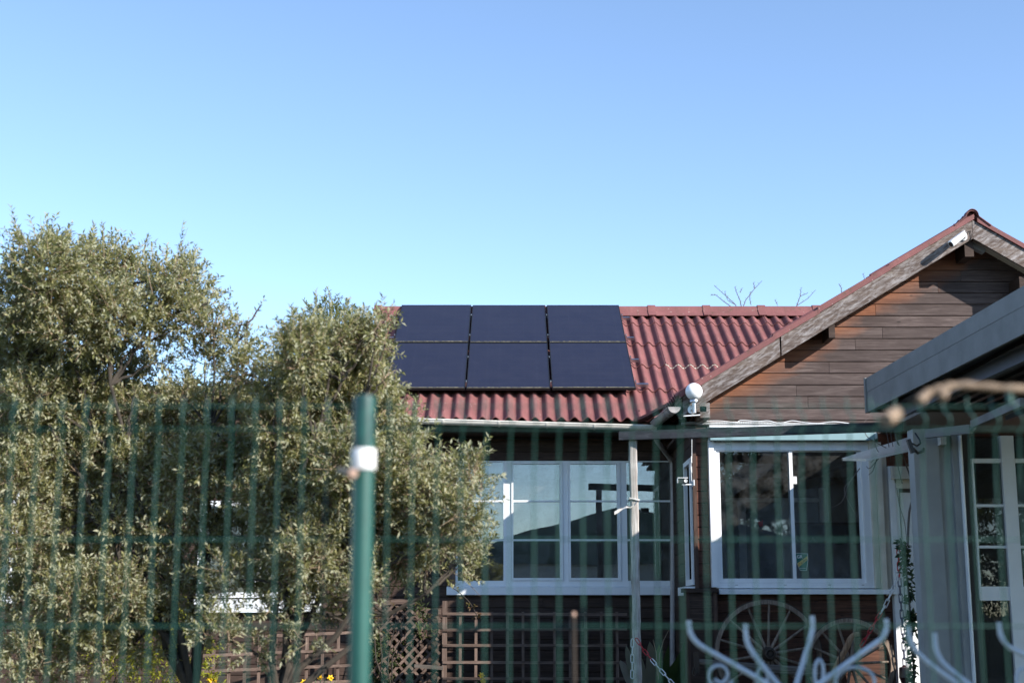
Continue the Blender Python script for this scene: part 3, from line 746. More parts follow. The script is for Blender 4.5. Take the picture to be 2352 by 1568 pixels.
# ================================================================= solar panels
PO = .14
def pan_s(y): return roof_s(y, PO)
sb0, sb1, st0, st1 = pan_s(891), pan_s(787.5), pan_s(785.5), pan_s(700.5)
def px_on(x, y): return on_plane(x, y, E0 + NR * PO, NR).x
cols = [((922, 884), (1085.8, 1064)), ((1089, 1067.3), (1252.5, 1262.7)), ((1257, 1267.4), (1419.7, 1462))]
def panel_mesh(w, l):
    fr_, gl, du = MB(), MB(), MB(); f = .012; t = .035
    fr_.box(0, w, 0, f, -t, 0); fr_.box(0, w, l - f, l, -t, 0); fr_.box(0, f, f, l - f, -t, 0); fr_.box(w - f, w, f, l - f, -t, 0); fr_.box(f, w - f, f, l - f, -.012, -.0055)
    gl.box(f, w - f, f, l - f, -.0055, -.002)
    rr = random.Random(3); n = 40
    for i in range(n):
        a, b = f + (w - 2*f) * i / n, f + (w - 2*f) * (i + 1) / n; du.box(a, b, f + .001, f + rr.uniform(.006, .020), -.0019, .0012)
    return fr_, gl, du
names = [['upper left', 'upper middle', 'upper right'], ['lower left', 'lower middle', 'lower right']]
xpan = []
for c in range(3):
    (tl, bl), (tr_, br_) = cols[c]
    xpan.append(((px_on(tl, 701) + px_on(bl, 890)) / 2, (px_on(tr_, 701) + px_on(br_, 890)) / 2))
for r_ in range(2):
    s0, s1 = ((st0, st1), (sb0, sb1))[r_]
    for c in range(3):
        x0, x1 = xpan[c]; w = x1 - x0
        org = E0 + UP * s0 + NR * (PO + rng.uniform(-.004, .004)); org.x = x0
        t_ = thing('solar_panel', org, names[r_][c] + ' panel of the six dark blue solar panels on the red roof', 'solar panel', 'solar panels on the roof')
        X = Vector((1, 0, rng.uniform(-.003, .003))).normalized(); t_.matrix_basis = Matrix(((X.x, UP.x, NR.x, org.x), (X.y, UP.y, NR.y, org.y), (X.z, UP.z, NR.z, org.z), (0, 0, 0, 1)))
        for nm, mb, mt in zip(('frame', 'glass_face', 'dust_line'), panel_mesh(w, s1 - s0), ('solar_frame', 'solar', 'dust')):
            o = mb.build(nm, MAT[mt]); o.parent = t_
rail_s = [pan_s(y) - .01 for y in (722, 768, 818, 874)]
for k, s_ in enumerate(rail_s):
    org = E0 + UP * s_ + NR * (PO - .062)
    a, b = xpan[0][0] - .10, xpan[2][1] + (.14 if k != 3 else .20)
    mb = MB(); q0 = org.copy(); q0.x = a; q1 = org.copy(); q1.x = b
    mb.beam(q0, q1, .04, .045, NR)
    rl = mb.build('mounting_rail', MAT['alu'])
    tag(rl, ('topmost', 'second from top', 'third from top', 'lowest')[k] + ' aluminium rail whose ends stick out under the solar panels', 'mounting rail', 'solar mounting rails')
    for x in (a + .085, xpan[0][1] + (xpan[1][0] - xpan[0][1]) / 2, xpan[1][1] + (xpan[2][0] - xpan[1][1]) / 2, xpan[2][1] + .018):
        c = E0 + UP * s_ + NR * (PO - .02); c.x = x; cb = MB()
        h = .009; cb.hexa([c - XV*h - UP*.03 - NR*.018, c + XV*h - UP*.03 - NR*.018, c + XV*h + UP*.03 - NR*.018, c - XV*h + UP*.03 - NR*.018],
                          [c - XV*h - UP*.03 + NR*.02, c + XV*h - UP*.03 + NR*.02, c + XV*h + UP*.03 + NR*.02, c - XV*h + UP*.03 + NR*.02])
        cb.lathe([(.02, .008), (.032, .008)], c, NR, 8); cb.build('clamp', MAT['alu'], rl)

# ================================================================= fittings on the house
# globe lamp
YL = 16.86; lc = P(1593.7, 899, YL); rg = .103
lt = thing('globe_lamp', P(1594, 946, YL), 'white opal globe wall lamp on steel stem at the foot of the gable', 'lamp')
mb = MB(); mb.lathe([(-rg * math.cos(a) , max(rg * math.sin(a), .001)) for a in (math.pi * k / 20 for k in range(0, 21))], lc, (0, 0, 1), 32); gb_ = mb.build('globe', MAT['opal'], lt, smooth=True); shade(gb_.data, 80)
zb = lc.z - rg * .93
mb = MB(); mb.lathe([(0, .05), (-.004, .053), (-.032, .053), (-.036, .047), (-.036, .0)], (lc.x, YL, zb), (0, 0, 1), 24); mb.build('collar', MAT['steel'], lt, smooth=True)
mb = MB(); mb.lathe([(-.034, .025), (-.16, .025), (-.162, .02)], (lc.x, YL, zb), (0, 0, 1), 20); mb.build('stem', MAT['steel'], lt, smooth=True)
mb = MB(); mb.lathe([(0, .052), (.014, .054), (.02, .05)], (lc.x - .02, YL + .055, zb - .115), (0, 1, 0), 24); wp = mb.build('wall_plate', MAT['steel'], lt, smooth=True)
mb = MB(); mb.box(lc.x - .035, lc.x - .005, YL + .0, YL + .056, zb - .123, zb - .107); mb.build('arm', MAT['steel'], lt)
q = P(1590, 953, YL + .05); mb = MB(); mb.hexa([P(1570, 956, YL - .02), P(1608, 953.5, YL - .02), P(1608, 953.5, YL + .18), P(1570, 956, YL + .18)], [k + Vector((0, 0, .012)) for k in (P(1570, 956, YL - .02), P(1608, 953.5, YL - .02), P(1608, 953.5, YL + .18), P(1570, 956, YL + .18))])
tag(mb.build('ledge_board', MAT['white_plastic']), 'thin pale board lying under the globe lamp', 'board')

# bullet security camera on the rake
YC = 16.80; a, b = P(2210, 541, YC + .02), P(2184, 561, YC - .05)
st = thing('security_camera', P(2212, 545, YR - .04), 'white bullet security camera on the rake board near the gable peak', 'security camera')
d = (b - a).normalized(); mb = MB(); Ln = (b - a).length
mb.lathe([(-.05, .018), (-.045, .03), (0, .036), (Ln * .5, .040), (Ln, .042), (Ln + .004, .036)], a, d, 20); bd = mb.build('body', MAT['white'], st, smooth=True)
mb = MB(); mb.lathe([(Ln + .0045, .033), (Ln + .006, .03)], a, d, 20); mb.build('lens_cover', MAT['black'], bd)
mb = MB(); mb.beam(a - d * .02 + Vector((0, 0, .042)), b + d * .015 + Vector((0, 0, .045)), .075, .006); mb.build('sun_hood', MAT['white'], bd)
mb = MB(); q = P(2213, 546, YR - .045); mb.lathe([(0, .04), (-.02, .04), (-.03, .02), (-.10, .016)], (q.x, YR - .042, q.z), (0, 1, 0), 18); mb.build('mount', MAT['white'], st, smooth=True)
mb = MB(); mb.tube([Vector((q.x + .02, YR - .06, q.z)), P(2222, 533, YR - .06), P(2229, 530, YR - .05), P(2232, 545, YR - .05), P(2228, 552, YR - .05)], .004, 6); mb.build('cable', MAT['black'], st)
# twin lens camera on the pier
Y2 = 17.2; tc = thing('twin_camera', P(1580, 1112, Y2), 'small white two lens camera on bracket at the left pier', 'security camera')
p0, p1 = P(1557.5, 1109, Y2), P(1579, 1098, Y2)
mb = MB(); mb.box(p0.x, p1.x, Y2, Y2 + .07, p0.z, p1.z); bd = mb.build('body', MAT['black'], tc)
mb = MB(); mb.box(p0.x - .006, p1.x + .004, Y2 - .02, Y2 + .075, p1.z + .001, p1.z + .009); mb.box(p0.x - .007, p0.x - .001, Y2 - .01, Y2 + .07, p0.z + .004, p1.z); mb.build('hood', MAT['white'], bd)
for x, mt in ((1562.5, 'dark_metal'), (1575, 'white_plastic')):
    q = P(x, 1103.6, Y2); mb = MB(); mb.lathe([(0, .021), (-.006, .021), (-.006, .013), (-.001, .011)], (q.x, Y2 - .0005, q.z), (0, 1, 0), 16); mb.build('lens', MAT[mt], bd, smooth=True)
q = P(1572, 1111, Y2 + .03); mb = MB(); mb.box(q.x - .03, g(1590), Y2 + .02, Y2 + .05, q.z - .012, q.z); mb.box(g(1588.5), g(1590.5), Y2 + .0, YG - .03, q.z - .02, q.z + .05); mb.build('bracket', MAT['white'], tc)
mb = MB(); mb.tube([P(1589, 1108, YG - .06), P(1588, 1090, YG - .05), P(1586, 1075, YG - .05), P(1589, 1050, YG - .05), P(1589, 1008, YG - .05)], .004, 6)
for y in (1055, 1078): 
    q = P(1588, y, YG - .05); mb.lathe([(-.04, .008), (.04, .008)], q, (0, 0, 1), 8)
mb.build('cable', MAT['white_plastic'], tc)
# corrugated conduit, white wire, black cable
def wavy(pts, sub=6):
    out = []
    for i in range(len(pts) - 1):
        p_ = [pts[max(i-1, 0)], pts[i], pts[i+1], pts[min(i+2, len(pts)-1)]]
        for k in range(sub):
            t_ = k / sub
            out.append(.5 * ((2*p_[1]) + (p_[2]-p_[0])*t_ + (2*p_[0]-5*p_[1]+4*p_[2]-p_[3])*t_*t_ + (3*p_[1]-p_[0]-3*p_[2]+p_[3])*t_**3))
    return out + [pts[-1]]
yc = YG - .03
pts = wavy([P(x, y, yc) for x, y in ((1565, 973), (1590, 971), (1610, 973), (1640, 971.5), (1720, 971), (1790, 972.5), (1850, 974), (1930, 975), (2010, 976))], 40)
mb = MB(); mb.tube(pts, [.016 + .003 * (i % 2) for i in range(len(pts))], 10); tag(mb.build('conduit', MAT['grey_plastic'], smooth=False), 'grey corrugated conduit running along the cladding above the gable window', 'conduit')
pts = wavy([P(x, y, yc - .02) for x, y in ((1600, 972), (1620, 967), (1655, 966), (1690, 970), (1702, 965), (1740, 967), (1765, 966), (1785, 971), (1800, 970), (1820, 966), (1850, 970), (1880, 972), (1915, 968), (1950, 972))], 6)
mb = MB(); mb.tube(pts, .005, 6); tag(mb.build('white_wire', MAT['white_plastic'], smooth=True), 'thin white wire looping above the grey conduit', 'wire')
pts = wavy([P(x, y, YW - .025) for x, y in ((960, 1008), (1010, 1007), (1060, 1005), (1110, 1004), (1160, 1006), (1210, 1008), (1260, 1009), (1310, 1005), (1350, 1004), (1400, 1008), (1470, 1008), (1545, 1006))], 6)
mb = MB(); mb.tube(pts, .011, 8); tag(mb.build('black_cable', MAT['black'], smooth=True), 'thick black cable sagging along the wall under the gutter', 'cable')
# small light fitting under the right verge
mb = MB(); q = P(2243, 570, YR + .2); mb.beam(q - Vector((.09, 0, -.045)), q + Vector((.09, 0, -.045)), .1, .06); tag(mb.build('light_fitting', MAT['grey_plastic']), 'small grey light fitting under the right verge by the peak', 'light fitting')

# shield sticker on the right pane (flat print)
ys = YG - .0162
def flat(name, poly, y, mat, parent):
    mb = MB(); mb.prism_xz([(P(a, b, y).x, P(a, b, y).z) for a, b in poly][::-1], y, y + .0008); return mb.build(name, mat, parent)
sk = thing('window_sticker', P(1842, 1309, ys), 'green shield sticker with yellow band on the right pane of the gable window', 'sticker')
MAT['st_green'] = plain('sticker_green', (.012, .11, .085), .5); MAT['st_yellow'] = plain('sticker_yellow', (.7, .52, .16), .5); MAT['st_white'] = plain('sticker_white', (.8, .81, .8), .5); MAT['st_dark'] = plain('sticker_ink', (.02, .05, .03), .5)
flat('edge', [(1826.3, 1269.6), (1855.3, 1270.6), (1856.4, 1286), (1852.8, 1309.6), (1837.4, 1309), (1830, 1292)], ys, MAT['st_white'], sk)
flat('field', [(1827.2, 1270.4), (1854.4, 1271.4), (1855.4, 1286), (1852, 1308.8), (1838, 1308.2), (1830.8, 1292)], ys - .001, MAT['st_green'], sk)
flat('band', [(1831.5, 1293.4), (1854.6, 1276), (1855.3, 1284.5), (1834.4, 1301.5)], ys - .002, MAT['st_yellow'], sk)
def text(body, x, y, size, ang, mat, parent, yy, name):
    cu = bpy.data.curves.new(name, 'FONT'); cu.body = body; cu.size = size; cu.extrude = .0002; cu.offset = size * .012
    o = bpy.data.objects.new(name, cu); COL.objects.link(o); q = P(x, y, yy); o.matrix_basis = Matrix.Translation(q) @ Matrix.Rotation(-ang, 4, 'Y') @ Matrix.Rotation(R(90), 4, 'X')
    dg = bpy.context.evaluated_depsgraph_get(); me = bpy.data.meshes.new_from_object(o.evaluated_get(dg)); mw_ = o.matrix_basis.copy()
    bpy.data.objects.remove(o); n = link(name, me, None); me.materials.clear(); me.materials.append(mat); n.matrix_basis = mw_; setparent(n, parent); return n
text('GR', 1830, 1281, .052, 0, MAT['st_white'], sk, ys - .003, 'lettering')
text('STAURA', 1834.4, 1300.2, .037, R(38), MAT['st_dark'], sk, ys - .004, 'lettering')
mb = MB()
for i in range(9):
    q = P(1838 + i * 1.45, 1304, ys - .003); mb.box(q.x, q.x + .0045, ys - .003, ys - .0025, q.z - .003, q.z + .003)
mb.build('small_print', MAT['st_white'], sk)

# things inside the gable room
YI = 18.3
r1 = thing('room_divider', P(1850, 1330, 19.2), 'pale framed divider inside the room behind the gable window', 'divider')
for a, b, c, d_ in ((1655, 1880, 1143, 1152), (1700, 1712, 1152, 1335), (1800, 1812, 1152, 1335), (1890, 1902, 1120, 1335), (1655, 1665, 1152, 1335)):
    mb = MB(); p_, q_ = P(a, d_, 19.2), P(b, c, 19.2); mb.box(p_.x, q_.x, 19.2, 19.25, p_.z, q_.z); mb.build('frame_bar', MAT['interior_light'], r1)
mb = MB(); mb.box(P(1655, 1200, 19.3).x, P(1880, 1200, 19.3).x, 19.3, 19.32, P(1700, 1335, 19.3).z, P(1700, 1152, 19.3).z); mb.build('backing', MAT['room_grey'], r1)
pel = thing('scalloped_pelmet', P(1930, 1215, YI), 'dark scalloped pelmet hanging behind the right gable pane', 'pelmet')
pts = [(1835, 1188)]
cx_ = [(1848, 18), (1888, 20), (1928, 24), (1972, 24)]
poly = [(1826, 1205)]
for i, (cx, r_) in enumerate(cx_):
    for k in range(13):
        t_ = math.pi * k / 12; poly.append((cx - r_ * math.cos(t_), 1232 + r_ * .75 * math.sin(t_)))
poly += [(2000, 1205)]
mb = MB(); mb.prism_xz([(P(a, b, YI).x, P(a, b, YI).z) for a, b in poly], YI, YI + .01); mb.build('cloth', MAT['black'], pel)
mb = MB(); mb.box(P(1820, 1200, YI).x, P(2005, 1200, YI).x, YI - .02, YI + .03, P(1, 1206, YI).z, P(1, 1199, YI).z); mb.build('rail', MAT['dark_wood'], pel)
mb = MB(); p_, q_ = P(1830, 1330, 18.9), P(1998, 1235, 18.9); mb.box(p_.x, q_.x, 18.9, 18.92, p_.z, q_.z); tag(mb.build('pale_screen', MAT['room_grey']), 'pale grey panel standing inside behind the pelmet', 'screen')
mb = MB(); mb.prism_xz([(P(a, b, YI).x, P(a, b, YI).z) for a, b in ((1740, 1199), (1746, 1210), (1752, 1207), (1752.5, 1192), (1749, 1197), (1743, 1196))], YI, YI + .03); tag(mb.build('red_ornament', MAT['fabric_red']), 'small red ornament hanging inside the left gable pane', 'ornament')
mb = MB(); mb.prism_xz([(P(a, b, YI).x, P(a, b, YI).z) for a, b in ((1780.5, 1199.5), (1780.5, 1210), (1784, 1209.5), (1791.5, 1200))], YI, YI + .005); tag(mb.build('pennant', MAT['house_pale']), 'small white pennant hanging inside the left gable pane', 'pennant')

# ================================================================= pergola post and beam
b0, b1 = P(1423, 1001, 16.4), P(2075, 981, 15.55); b1.z = b0.z
pg = thing('pergola', (b0.x + .2, 16.4, BASE), 'weathered pergola beam on a single peeling timber post', 'pergola')
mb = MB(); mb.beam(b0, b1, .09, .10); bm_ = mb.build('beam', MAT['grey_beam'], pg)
pb, pt = P(1453.5, 1568, 16.42), P(1453.5, 1009, 16.42); pb.x = pt.x + .012
mb = MB(); hw = .046
n = 26; rr = random.Random(5); ringv = []
for i in range(n + 1):
    t_ = i / n; z = BASE - .1 + (b0.z - .05 - BASE + .1) * t_; x = pb.x + (pt.x - pb.x) * t_ + rr.uniform(-.004, .004); w = hw + rr.uniform(-.004, .003)
    c = .012
    ringv.append([(x - w + c, 16.42 - w, z), (x + w - c, 16.42 - w, z), (x + w, 16.42 - w + c, z), (x + w, 16.42 + w, z), (x - w, 16.42 + w, z), (x - w, 16.42 - w + c, z)])
mb.add([v for q in ringv for v in q], [(i*6+k, i*6+(k+1) % 6, (i+1)*6+(k+1) % 6, (i+1)*6+k) for i in range(n) for k in range(6)] + [tuple(range(5, -1, -1)), tuple(n*6+k for k in range(6))])
mb.build('post', MAT['post_wood'], pg)
# cloth ribbon tied to the post
rb_ = thing('cloth_ribbon', P(1450, 1160, 16.36), 'frayed pale cloth ribbon knotted round the pergola post', 'ribbon')
mb = MB(); x = pt.x + .005; zk = P(1453, 1146, 16.36).z
mb.tube([(x - .052, 16.365, zk + .01), (x, 16.362, zk), (x + .05, 16.365, zk - .01), (x + .056, 16.47, zk), (x, 16.475, zk), (x - .056, 16.47, zk)], .012, 6, closed=True); mb.build('knot', MAT['house_pale'], rb_)
pp = [P(x_, y_, 16.34) for x_, y_ in ((1463, 1150), (1456, 1160), (1448, 1165), (1438, 1164), (1430, 1168), (1421, 1172), (1411, 1178))]
mb = MB(); ww = [.012, .02, .016, .022, .018, .04, .035]
vs = []; 
for i, p_ in enumerate(pp): vs += [p_ + Vector((0, .01 * math.sin(i * 2), ww[i] / 2)), p_ + Vector((0, -.012 * math.cos(i * 2), -ww[i] / 2))]
vs2 = [v + Vector((.003, .002, 0)) for v in vs]; k = len(vs)
mb.add(vs + vs2, [(2*i, 2*i+1, 2*i+3, 2*i+2) for i in range(len(pp)-1)] + [(k+2*i, k+2*i+2, k+2*i+3, k+2*i+1) for i in range(len(pp)-1)])
mb.build('tail', MAT['house_pale'], rb_)

# ================================================================= annexe with deep flat porch roof (right)
YB, YN = 15.35, 0.5  # near end of the roof carried out of view, added to shade the gate
ax0 = P(1987, 870, YB); ztop = ax0.z + 0.0; zbot = P(1991, 947, YB).z
xl = lambda y: ax0.x + (YB - y) * ((P(2352, 700, 10.9).x - ax0.x) / (YB - 10.9))
an = thing('porch_annexe', (5.5, 13.5, BASE), 'pale annexe with wide grey metal edged porch roof at the right', 'annexe')
def slab(mb, xa0, xa1, xb0, xb1, y0, y1, z0, z1): mb.hexa([(xa0, y0, z0), (xb0, y0, z0), (xb1, y1, z0), (xa1, y1, z0)], [(xa0, y0, z1), (xb0, y0, z1), (xb1, y1, z1), (xa1, y1, z1)])
XFAR = 8.3; XWR = 6.6
mb = MB(); slab(mb, xl(YN) + .05, xl(YB) + .05, XFAR, XFAR, YN, YB - .05, zbot + .10, ztop - .03); mb.box(XFAR - .001, 11.5, YN, 13.2, zbot + .101, ztop - .031); arf = mb.build('porch_roof', MAT['dark_metal'], an)  # second box is unseen, added to keep sun off the annexe wall
zm = zbot + (ztop - zbot) * .58
mb = MB(); slab(mb, xl(YN), xl(YB), xl(YN) + .03, xl(YB) + .03, YN, YB, zbot, zm); mb.build('fascia', MAT['zinc'], arf)
mb = MB(); slab(mb, xl(YN) - .003, xl(YB) - .003, xl(YN) + .03, xl(YB) + .03, YN, YB, zm + .001, ztop); mb.build('fascia_upper', MAT['zinc'], arf)
mb = MB(); mb.box(xl(YB) + .031, XFAR, YB - .03, YB, zbot, ztop); mb.build('end_fascia', MAT['zinc'], arf)
mb = MB(); mb.box(xl(YB) - .016, xl(YB) + .034, YB - .05, YB + .006, zbot - .006, ztop + .006); mb.build('corner_cover', MAT['zinc'], arf)
# ribbed deck and purlins underneath
for k in range(26):
    x = xl(YB) + .25 + k * .16
    mb = MB(); mb.box(x, x + .06, YN, YB - .04, zbot + .065, zbot + .099); mb.build('deck_rib', MAT['dark_metal'], arf)
MAT['blue_steel'] = plain('blue_grey_steel', (.10, .12, .17), .5, .2)
pl0, pl1 = P(2030, 997, 14.9), P(2352, 868, 14.9)
zpl = zbot - .0
q = P(2028, 996, 14.9)
for dx in (.28, 1.5, 2.7):
    mb = MB(); mb.beam((xl(YB) + dx, YB - .1, zbot - .04), (xl(YN) + dx, YN, zbot - .04), .06, .12); mb.build('purlin', MAT['blue_steel'], arf)
# front wall (faces the camera) with corner panels and glazing
YA = 14.3; h = lambda x: PX(x, YA); hz = lambda y: PZ(y, YA); ztw = hz(985)
mb = MB(); mb.box(h(2102), h(2160), YA, YA + .2, BASE - .3, ztw); wl_ = mb.build('wall', MAT['annexe_wall'], an)
mb = MB(); slab(mb, h(2102), 4.34, h(2102) + .12, 4.44, YA + .201, YB - .301, BASE - .3, ztw); mb.build('side_wall', MAT['annexe_wall'], an)
mb = MB(); mb.box(4.5, 7.4, YB + .02, YG - .03, 3.69, 3.73); mb.build('rear_canopy', MAT['zinc'], arf)
mb = MB(); mb.box(h(2160) + .001, h(2189), YA + .03, YA + .2, BASE - .3, ztw); mb.build('wall_return', MAT['annexe_wall'], an)
mb = MB(); mb.box(h(2189), h(2203), YA - .03, YA + .1, BASE - .3, ztw); mb.build('pilaster', MAT['annexe_wall'], an)
mb = MB(); mb.box(h(2203.5), h(2211), YA - .05, YA + .1, BASE - .3, ztw); mb.tube([Vector((h(2207), YA - .06, BASE - .3)), Vector((h(2207), YA - .06, ztw))], .012, 8); mb.build('corner_trim', MAT['white'], an)
mb = MB(); mb.box(h(2211.5), h(2236), YA + .06, YA + .16, BASE - .3, ztw); mb.build('frame_post', MAT['dark_metal'], an)
m = MB(); wy0, wy1 = YA + .02, YA + .09; zs_ = hz(1346)
m.box(h(2236), h(2236) + 2.2, wy0, wy1, hz(1378), zs_); m.box(h(2236), h(2236) + 2.2, wy0, wy1, hz(1062), hz(1052))
for a, b in ((2304, 2334),): m.box(h(a), h(b), wy0 - .02, wy1, BASE - .3, hz(1000))
m.box(h(2236), h(2240), wy0, wy1, zs_, hz(1062))
aw = m.build('window', MAT['white'], an, label='white framed dark window of the annexe')
for x0, x1 in ((2240, 2304), (2334, 2334 + 68)):
    for y in (1160, 1255):
        m = MB(); m.box(h(x0), h(x1), wy0 + .01, wy0 + .03, hz(y + 3), hz(y - 3)); m.build('glazing_bar', MAT['white'], aw)
    for ya_, yb_ in ((1052, 1000), (1157, 1062), (1252, 1163), (1346, 1258), (1568, 1378)):
        m = MB(); m.box(h(x0), h(x1), wy0 + .031, wy0 + .036, hz(ya_), hz(yb_)); m.build('pane', MAT['glass_annexe'], aw)
m = MB(); m.box(4.34, XWR, YB - .3, YB - .2, BASE - .3, ztw); m.build('back_wall', MAT['interior'], an)
m = MB(); m.box(XWR, XWR + .1, YA, YB - .2, BASE - .3, ztw); m.build('end_wall', MAT['annexe_wall'], an)
# light rail under the porch
lr = thing('light_rail', P(2126, 985, 14.0), 'grey metal tube rail fixed under the porch roof', 'rail')
pr = [P(2127, 996, 14.0), P(2231, 985, 13.6)]; mb = MB(); mb.beam(pr[0], pr[1], .06, .085); mb.build('tube', MAT['zinc'], lr)
pr2 = [P(2236, 974, 13.5), P(2352, 923, 11.4)]; mb = MB(); mb.beam(pr2[0], pr2[1], .06, .07); mb.build('tube', MAT['zinc'], lr)
mb = MB(); mb.tube([pr[1], P(2236, 984, 13.55), pr2[0]], .02, 8); mb.build('joint', MAT['steel'], lr)
# floodlight on an arm
fl = thing('floodlight', P(2110, 1005, 14.1), 'small black floodlight on a bent arm at the annexe corner', 'floodlight')
q0, q1 = P(2087, 1010, 13.95), P(2100, 1040, 13.95)
mb = MB(); c0, c1 = P(2086, 1009, 13.9), P(2097, 1040, 13.9); mb.beam(c0, c1, .13, .035, Vector((1, -.2, .3))); mb.build('head', MAT['black'], fl)
mb = MB(); mb.tube([P(2098, 1030, 13.95), P(2108, 1040, 13.98), P(2120, 1036, 14.05), P(2121, 1030, 14.2)], .014, 8); mb.tube([P(2095, 1018, 13.95), P(2106, 1024, 14.0), P(2114, 1018, 14.05), P(2112, 1010, 14.1), P(2102, 995, 14.2)], .009, 8); mb.build('arm', MAT['black'], fl, smooth=True)
mb = MB(); mb.box(P(2099, 1, 14.25).x, P(2112, 1, 14.25).x, 14.2, 14.3, PZ(1022, 14.25), PZ(990, 14.25)); mb.build('mount_plate', MAT['house_pale'], fl)
# small pent awning over the door
aw_ = thing('door_awning', P(2020, 1056, 16.4), 'thin cream awning board over the side door', 'awning')
A = [P(1935, 1058, 16.3), P(1992, 1058, 15.4), P(2104, 1034, 15.4), P(2104, 1001, 16.3)]
A = [P(1934, 1057.5, 16.2), P(2104, 1004, 16.2), P(2104, 1033, 15.5), P(1990, 1059, 15.5)]
mb = MB(); mb.hexa(A, [k + Vector((0, .02, .03)) for k in A]); mb.build('board', MAT['cream'], aw_)
mb = MB(); mb.beam(A[0], A[1], .03, .04); mb.build('edge', MAT['dark_metal'], aw_)

# ================================================================= left wing of the house, seen through the olives
YE = 19.1
lw = thing('timber_outbuilding', (-5.2, YE, BASE), 'dark timber outbuilding with flat roof behind the olive trees', 'outbuilding')
e = lambda x: PX(x, YE); ez = lambda y: PZ(y, YE)
ztl = ez(902); lx0, lx1 = -9.0, XLW - .03
holes = [(e(462), e(738), ez(1372), ez(1150)), (e(-140), e(48), ez(1352), ez(1130))]
m = MB(); wall_box(m, lx0, lx1, BASE, ztl, YE + .023, YE + .16, holes); lwm = m.build('wall', MAT['dark_wood'], lw)
clad(lwm, MAT['dark_wood'], lx0, lx1, [BASE + .142 * k for k in range(int((ztl - BASE) / .142) + 1)] + [ztl], YE, holes)
m = MB(); m.box(lx0 - .2, lx1, YE - .25, YE + 4, ztl + .001, ztl + .05); m.build('roof', MAT['zinc'], lw)
m = MB(); m.box(lx0 - .2, lx1, YE - .28, YE - .251, ztl - .14, ztl + .055); m.build('fascia', MAT['dark_wood'], lw)
for (a, b, c, d_) in holes:
    m = MB(); f = .07
    m.box(a, a + f, YE - .03, YE + .05, c, d_); m.box(b - f, b, YE - .03, YE + .05, c, d_); m.box(a + f, b - f, YE - .03, YE + .05, c, c + f); m.box(a + f, b - f, YE - .03, YE + .05, d_ - f, d_); m.box((a + b) / 2 - f / 2, (a + b) / 2 + f / 2, YE - .03, YE + .05, c + f, d_ - f)
    w = m.build('window', MAT['white'], lw)
    for p_, q_ in ((a + f, (a + b) / 2 - f / 2), ((a + b) / 2 + f / 2, b - f)):
        m = MB(); m.box(p_, q_, YE + .0, YE + .006, c + f, d_ - f); m.build('pane', MAT['glass_dark'], w)
    m = MB(); m.box(a - .05, b + .05, YE - .12, YE - .001, c - .19, c - .02); m.build('sill', MAT['white'], w)
m = MB(); m.box(lx0, lx1, YE + 2.5, YE + 2.55, BASE, ztl); m.build('room_wall', MAT['interior'], lw)

# ================================================================= house across the road (seen mirrored in the panes)
oh = thing('opposite_house', (4, -12, 0), 'pale house with dark gabled roof mirrored in the main window panes', 'house')
m = MB(); m.prism_xz([(-3, 0), (11, 0), (11, 3.4), (-3, 3.4)][::-1], -12, -20); m.build('wall', MAT['house_pale'], oh)
m = MB(); m.prism_xz([(-3.5, 3.3), (4, 5.4), (11.5, 3.3)][::-1], -11.8, -20.2); m.build('roof', MAT['roof_dark'], oh)
for x in (-1.5, .9, 3.0, 5.6, 8.0):
    m = MB(); m.box(x, x + 1.0, -11.96, -11.9, .9 if x != 3.0 else .05, 2.3); w = m.build('window' if x != 3.0 else 'door', MAT['white'], oh)
    m = MB(); m.box(x + .08, x + .92, -11.9, -11.89, 1.0 if x != 3.0 else .8, 2.2); m.build('pane', MAT['glass_annexe'], w)
hd = thing('dark_hedge', (0, -8, 0), 'dark clipped hedge along the road mirrored low in the panes', 'hedge')
m = MB(); rr = random.Random(9)
for i in range(44):
    x = -14 + i * .7; m.lathe([(0, .4), (.7, .62), (1.2, .5), (1.5 + rr.uniform(0, .3), .05)], (x, -8 + rr.uniform(-.1, .1), 0), (0, 0, 1), 9)
m.build('foliage', MAT['ground'], hd)
# ================================================================= trellises and wheels
def slat(parent, p0, p1, w, t, mat, name='slat'):
    mb = MB(); mb.beam(p0, p1, t, w) if False else None
    p0 = Vector(p0); p1 = Vector(p1); d = (p1 - p0).normalized(); n = Vector((0, 1, 0)); s_ = d.cross(n).normalized() * (w / 2); n = n * (t / 2)
    mb.hexa([p0 - s_ - n, p0 + s_ - n, p0 + s_ + n, p0 - s_ + n], [p1 - s_ - n, p1 + s_ - n, p1 + s_ + n, p1 - s_ + n]); return mb.build(name, mat, parent)
# square trellis right of the arch
YT = 19.35; T = lambda x, y, o=0: P(x, y, YT + o)
tr = thing('square_trellis', T(1200, 1600), 'brown square grid trellis below the main window', 'trellis')
slat(tr, Vector((T(1021, 1500).x, YT, BASE - .1)), Vector((T(1021, 1500).x, YT, T(1, 1379).z)), .062, .062, MAT['trellis_wood_v'], 'post')
for y in (1408.6, 1445.5, 1481, 1519.5, 1557):
    z = T(1, y).z; slat(tr, Vector((T(1017, y).x + .0, YT - .045, z)), Vector((T(1440, y).x, YT - .045, z + rng.uniform(-.01, .01))), .036, .022, MAT['trellis_wood'])
for k in range(12):
    x = T(1057.4 + 36 * k, 1480).x; slat(tr, Vector((x, YT - .022, BASE)), Vector((x, YT - .022, T(1, 1404).z)), .036, .02, MAT['trellis_wood_v'])
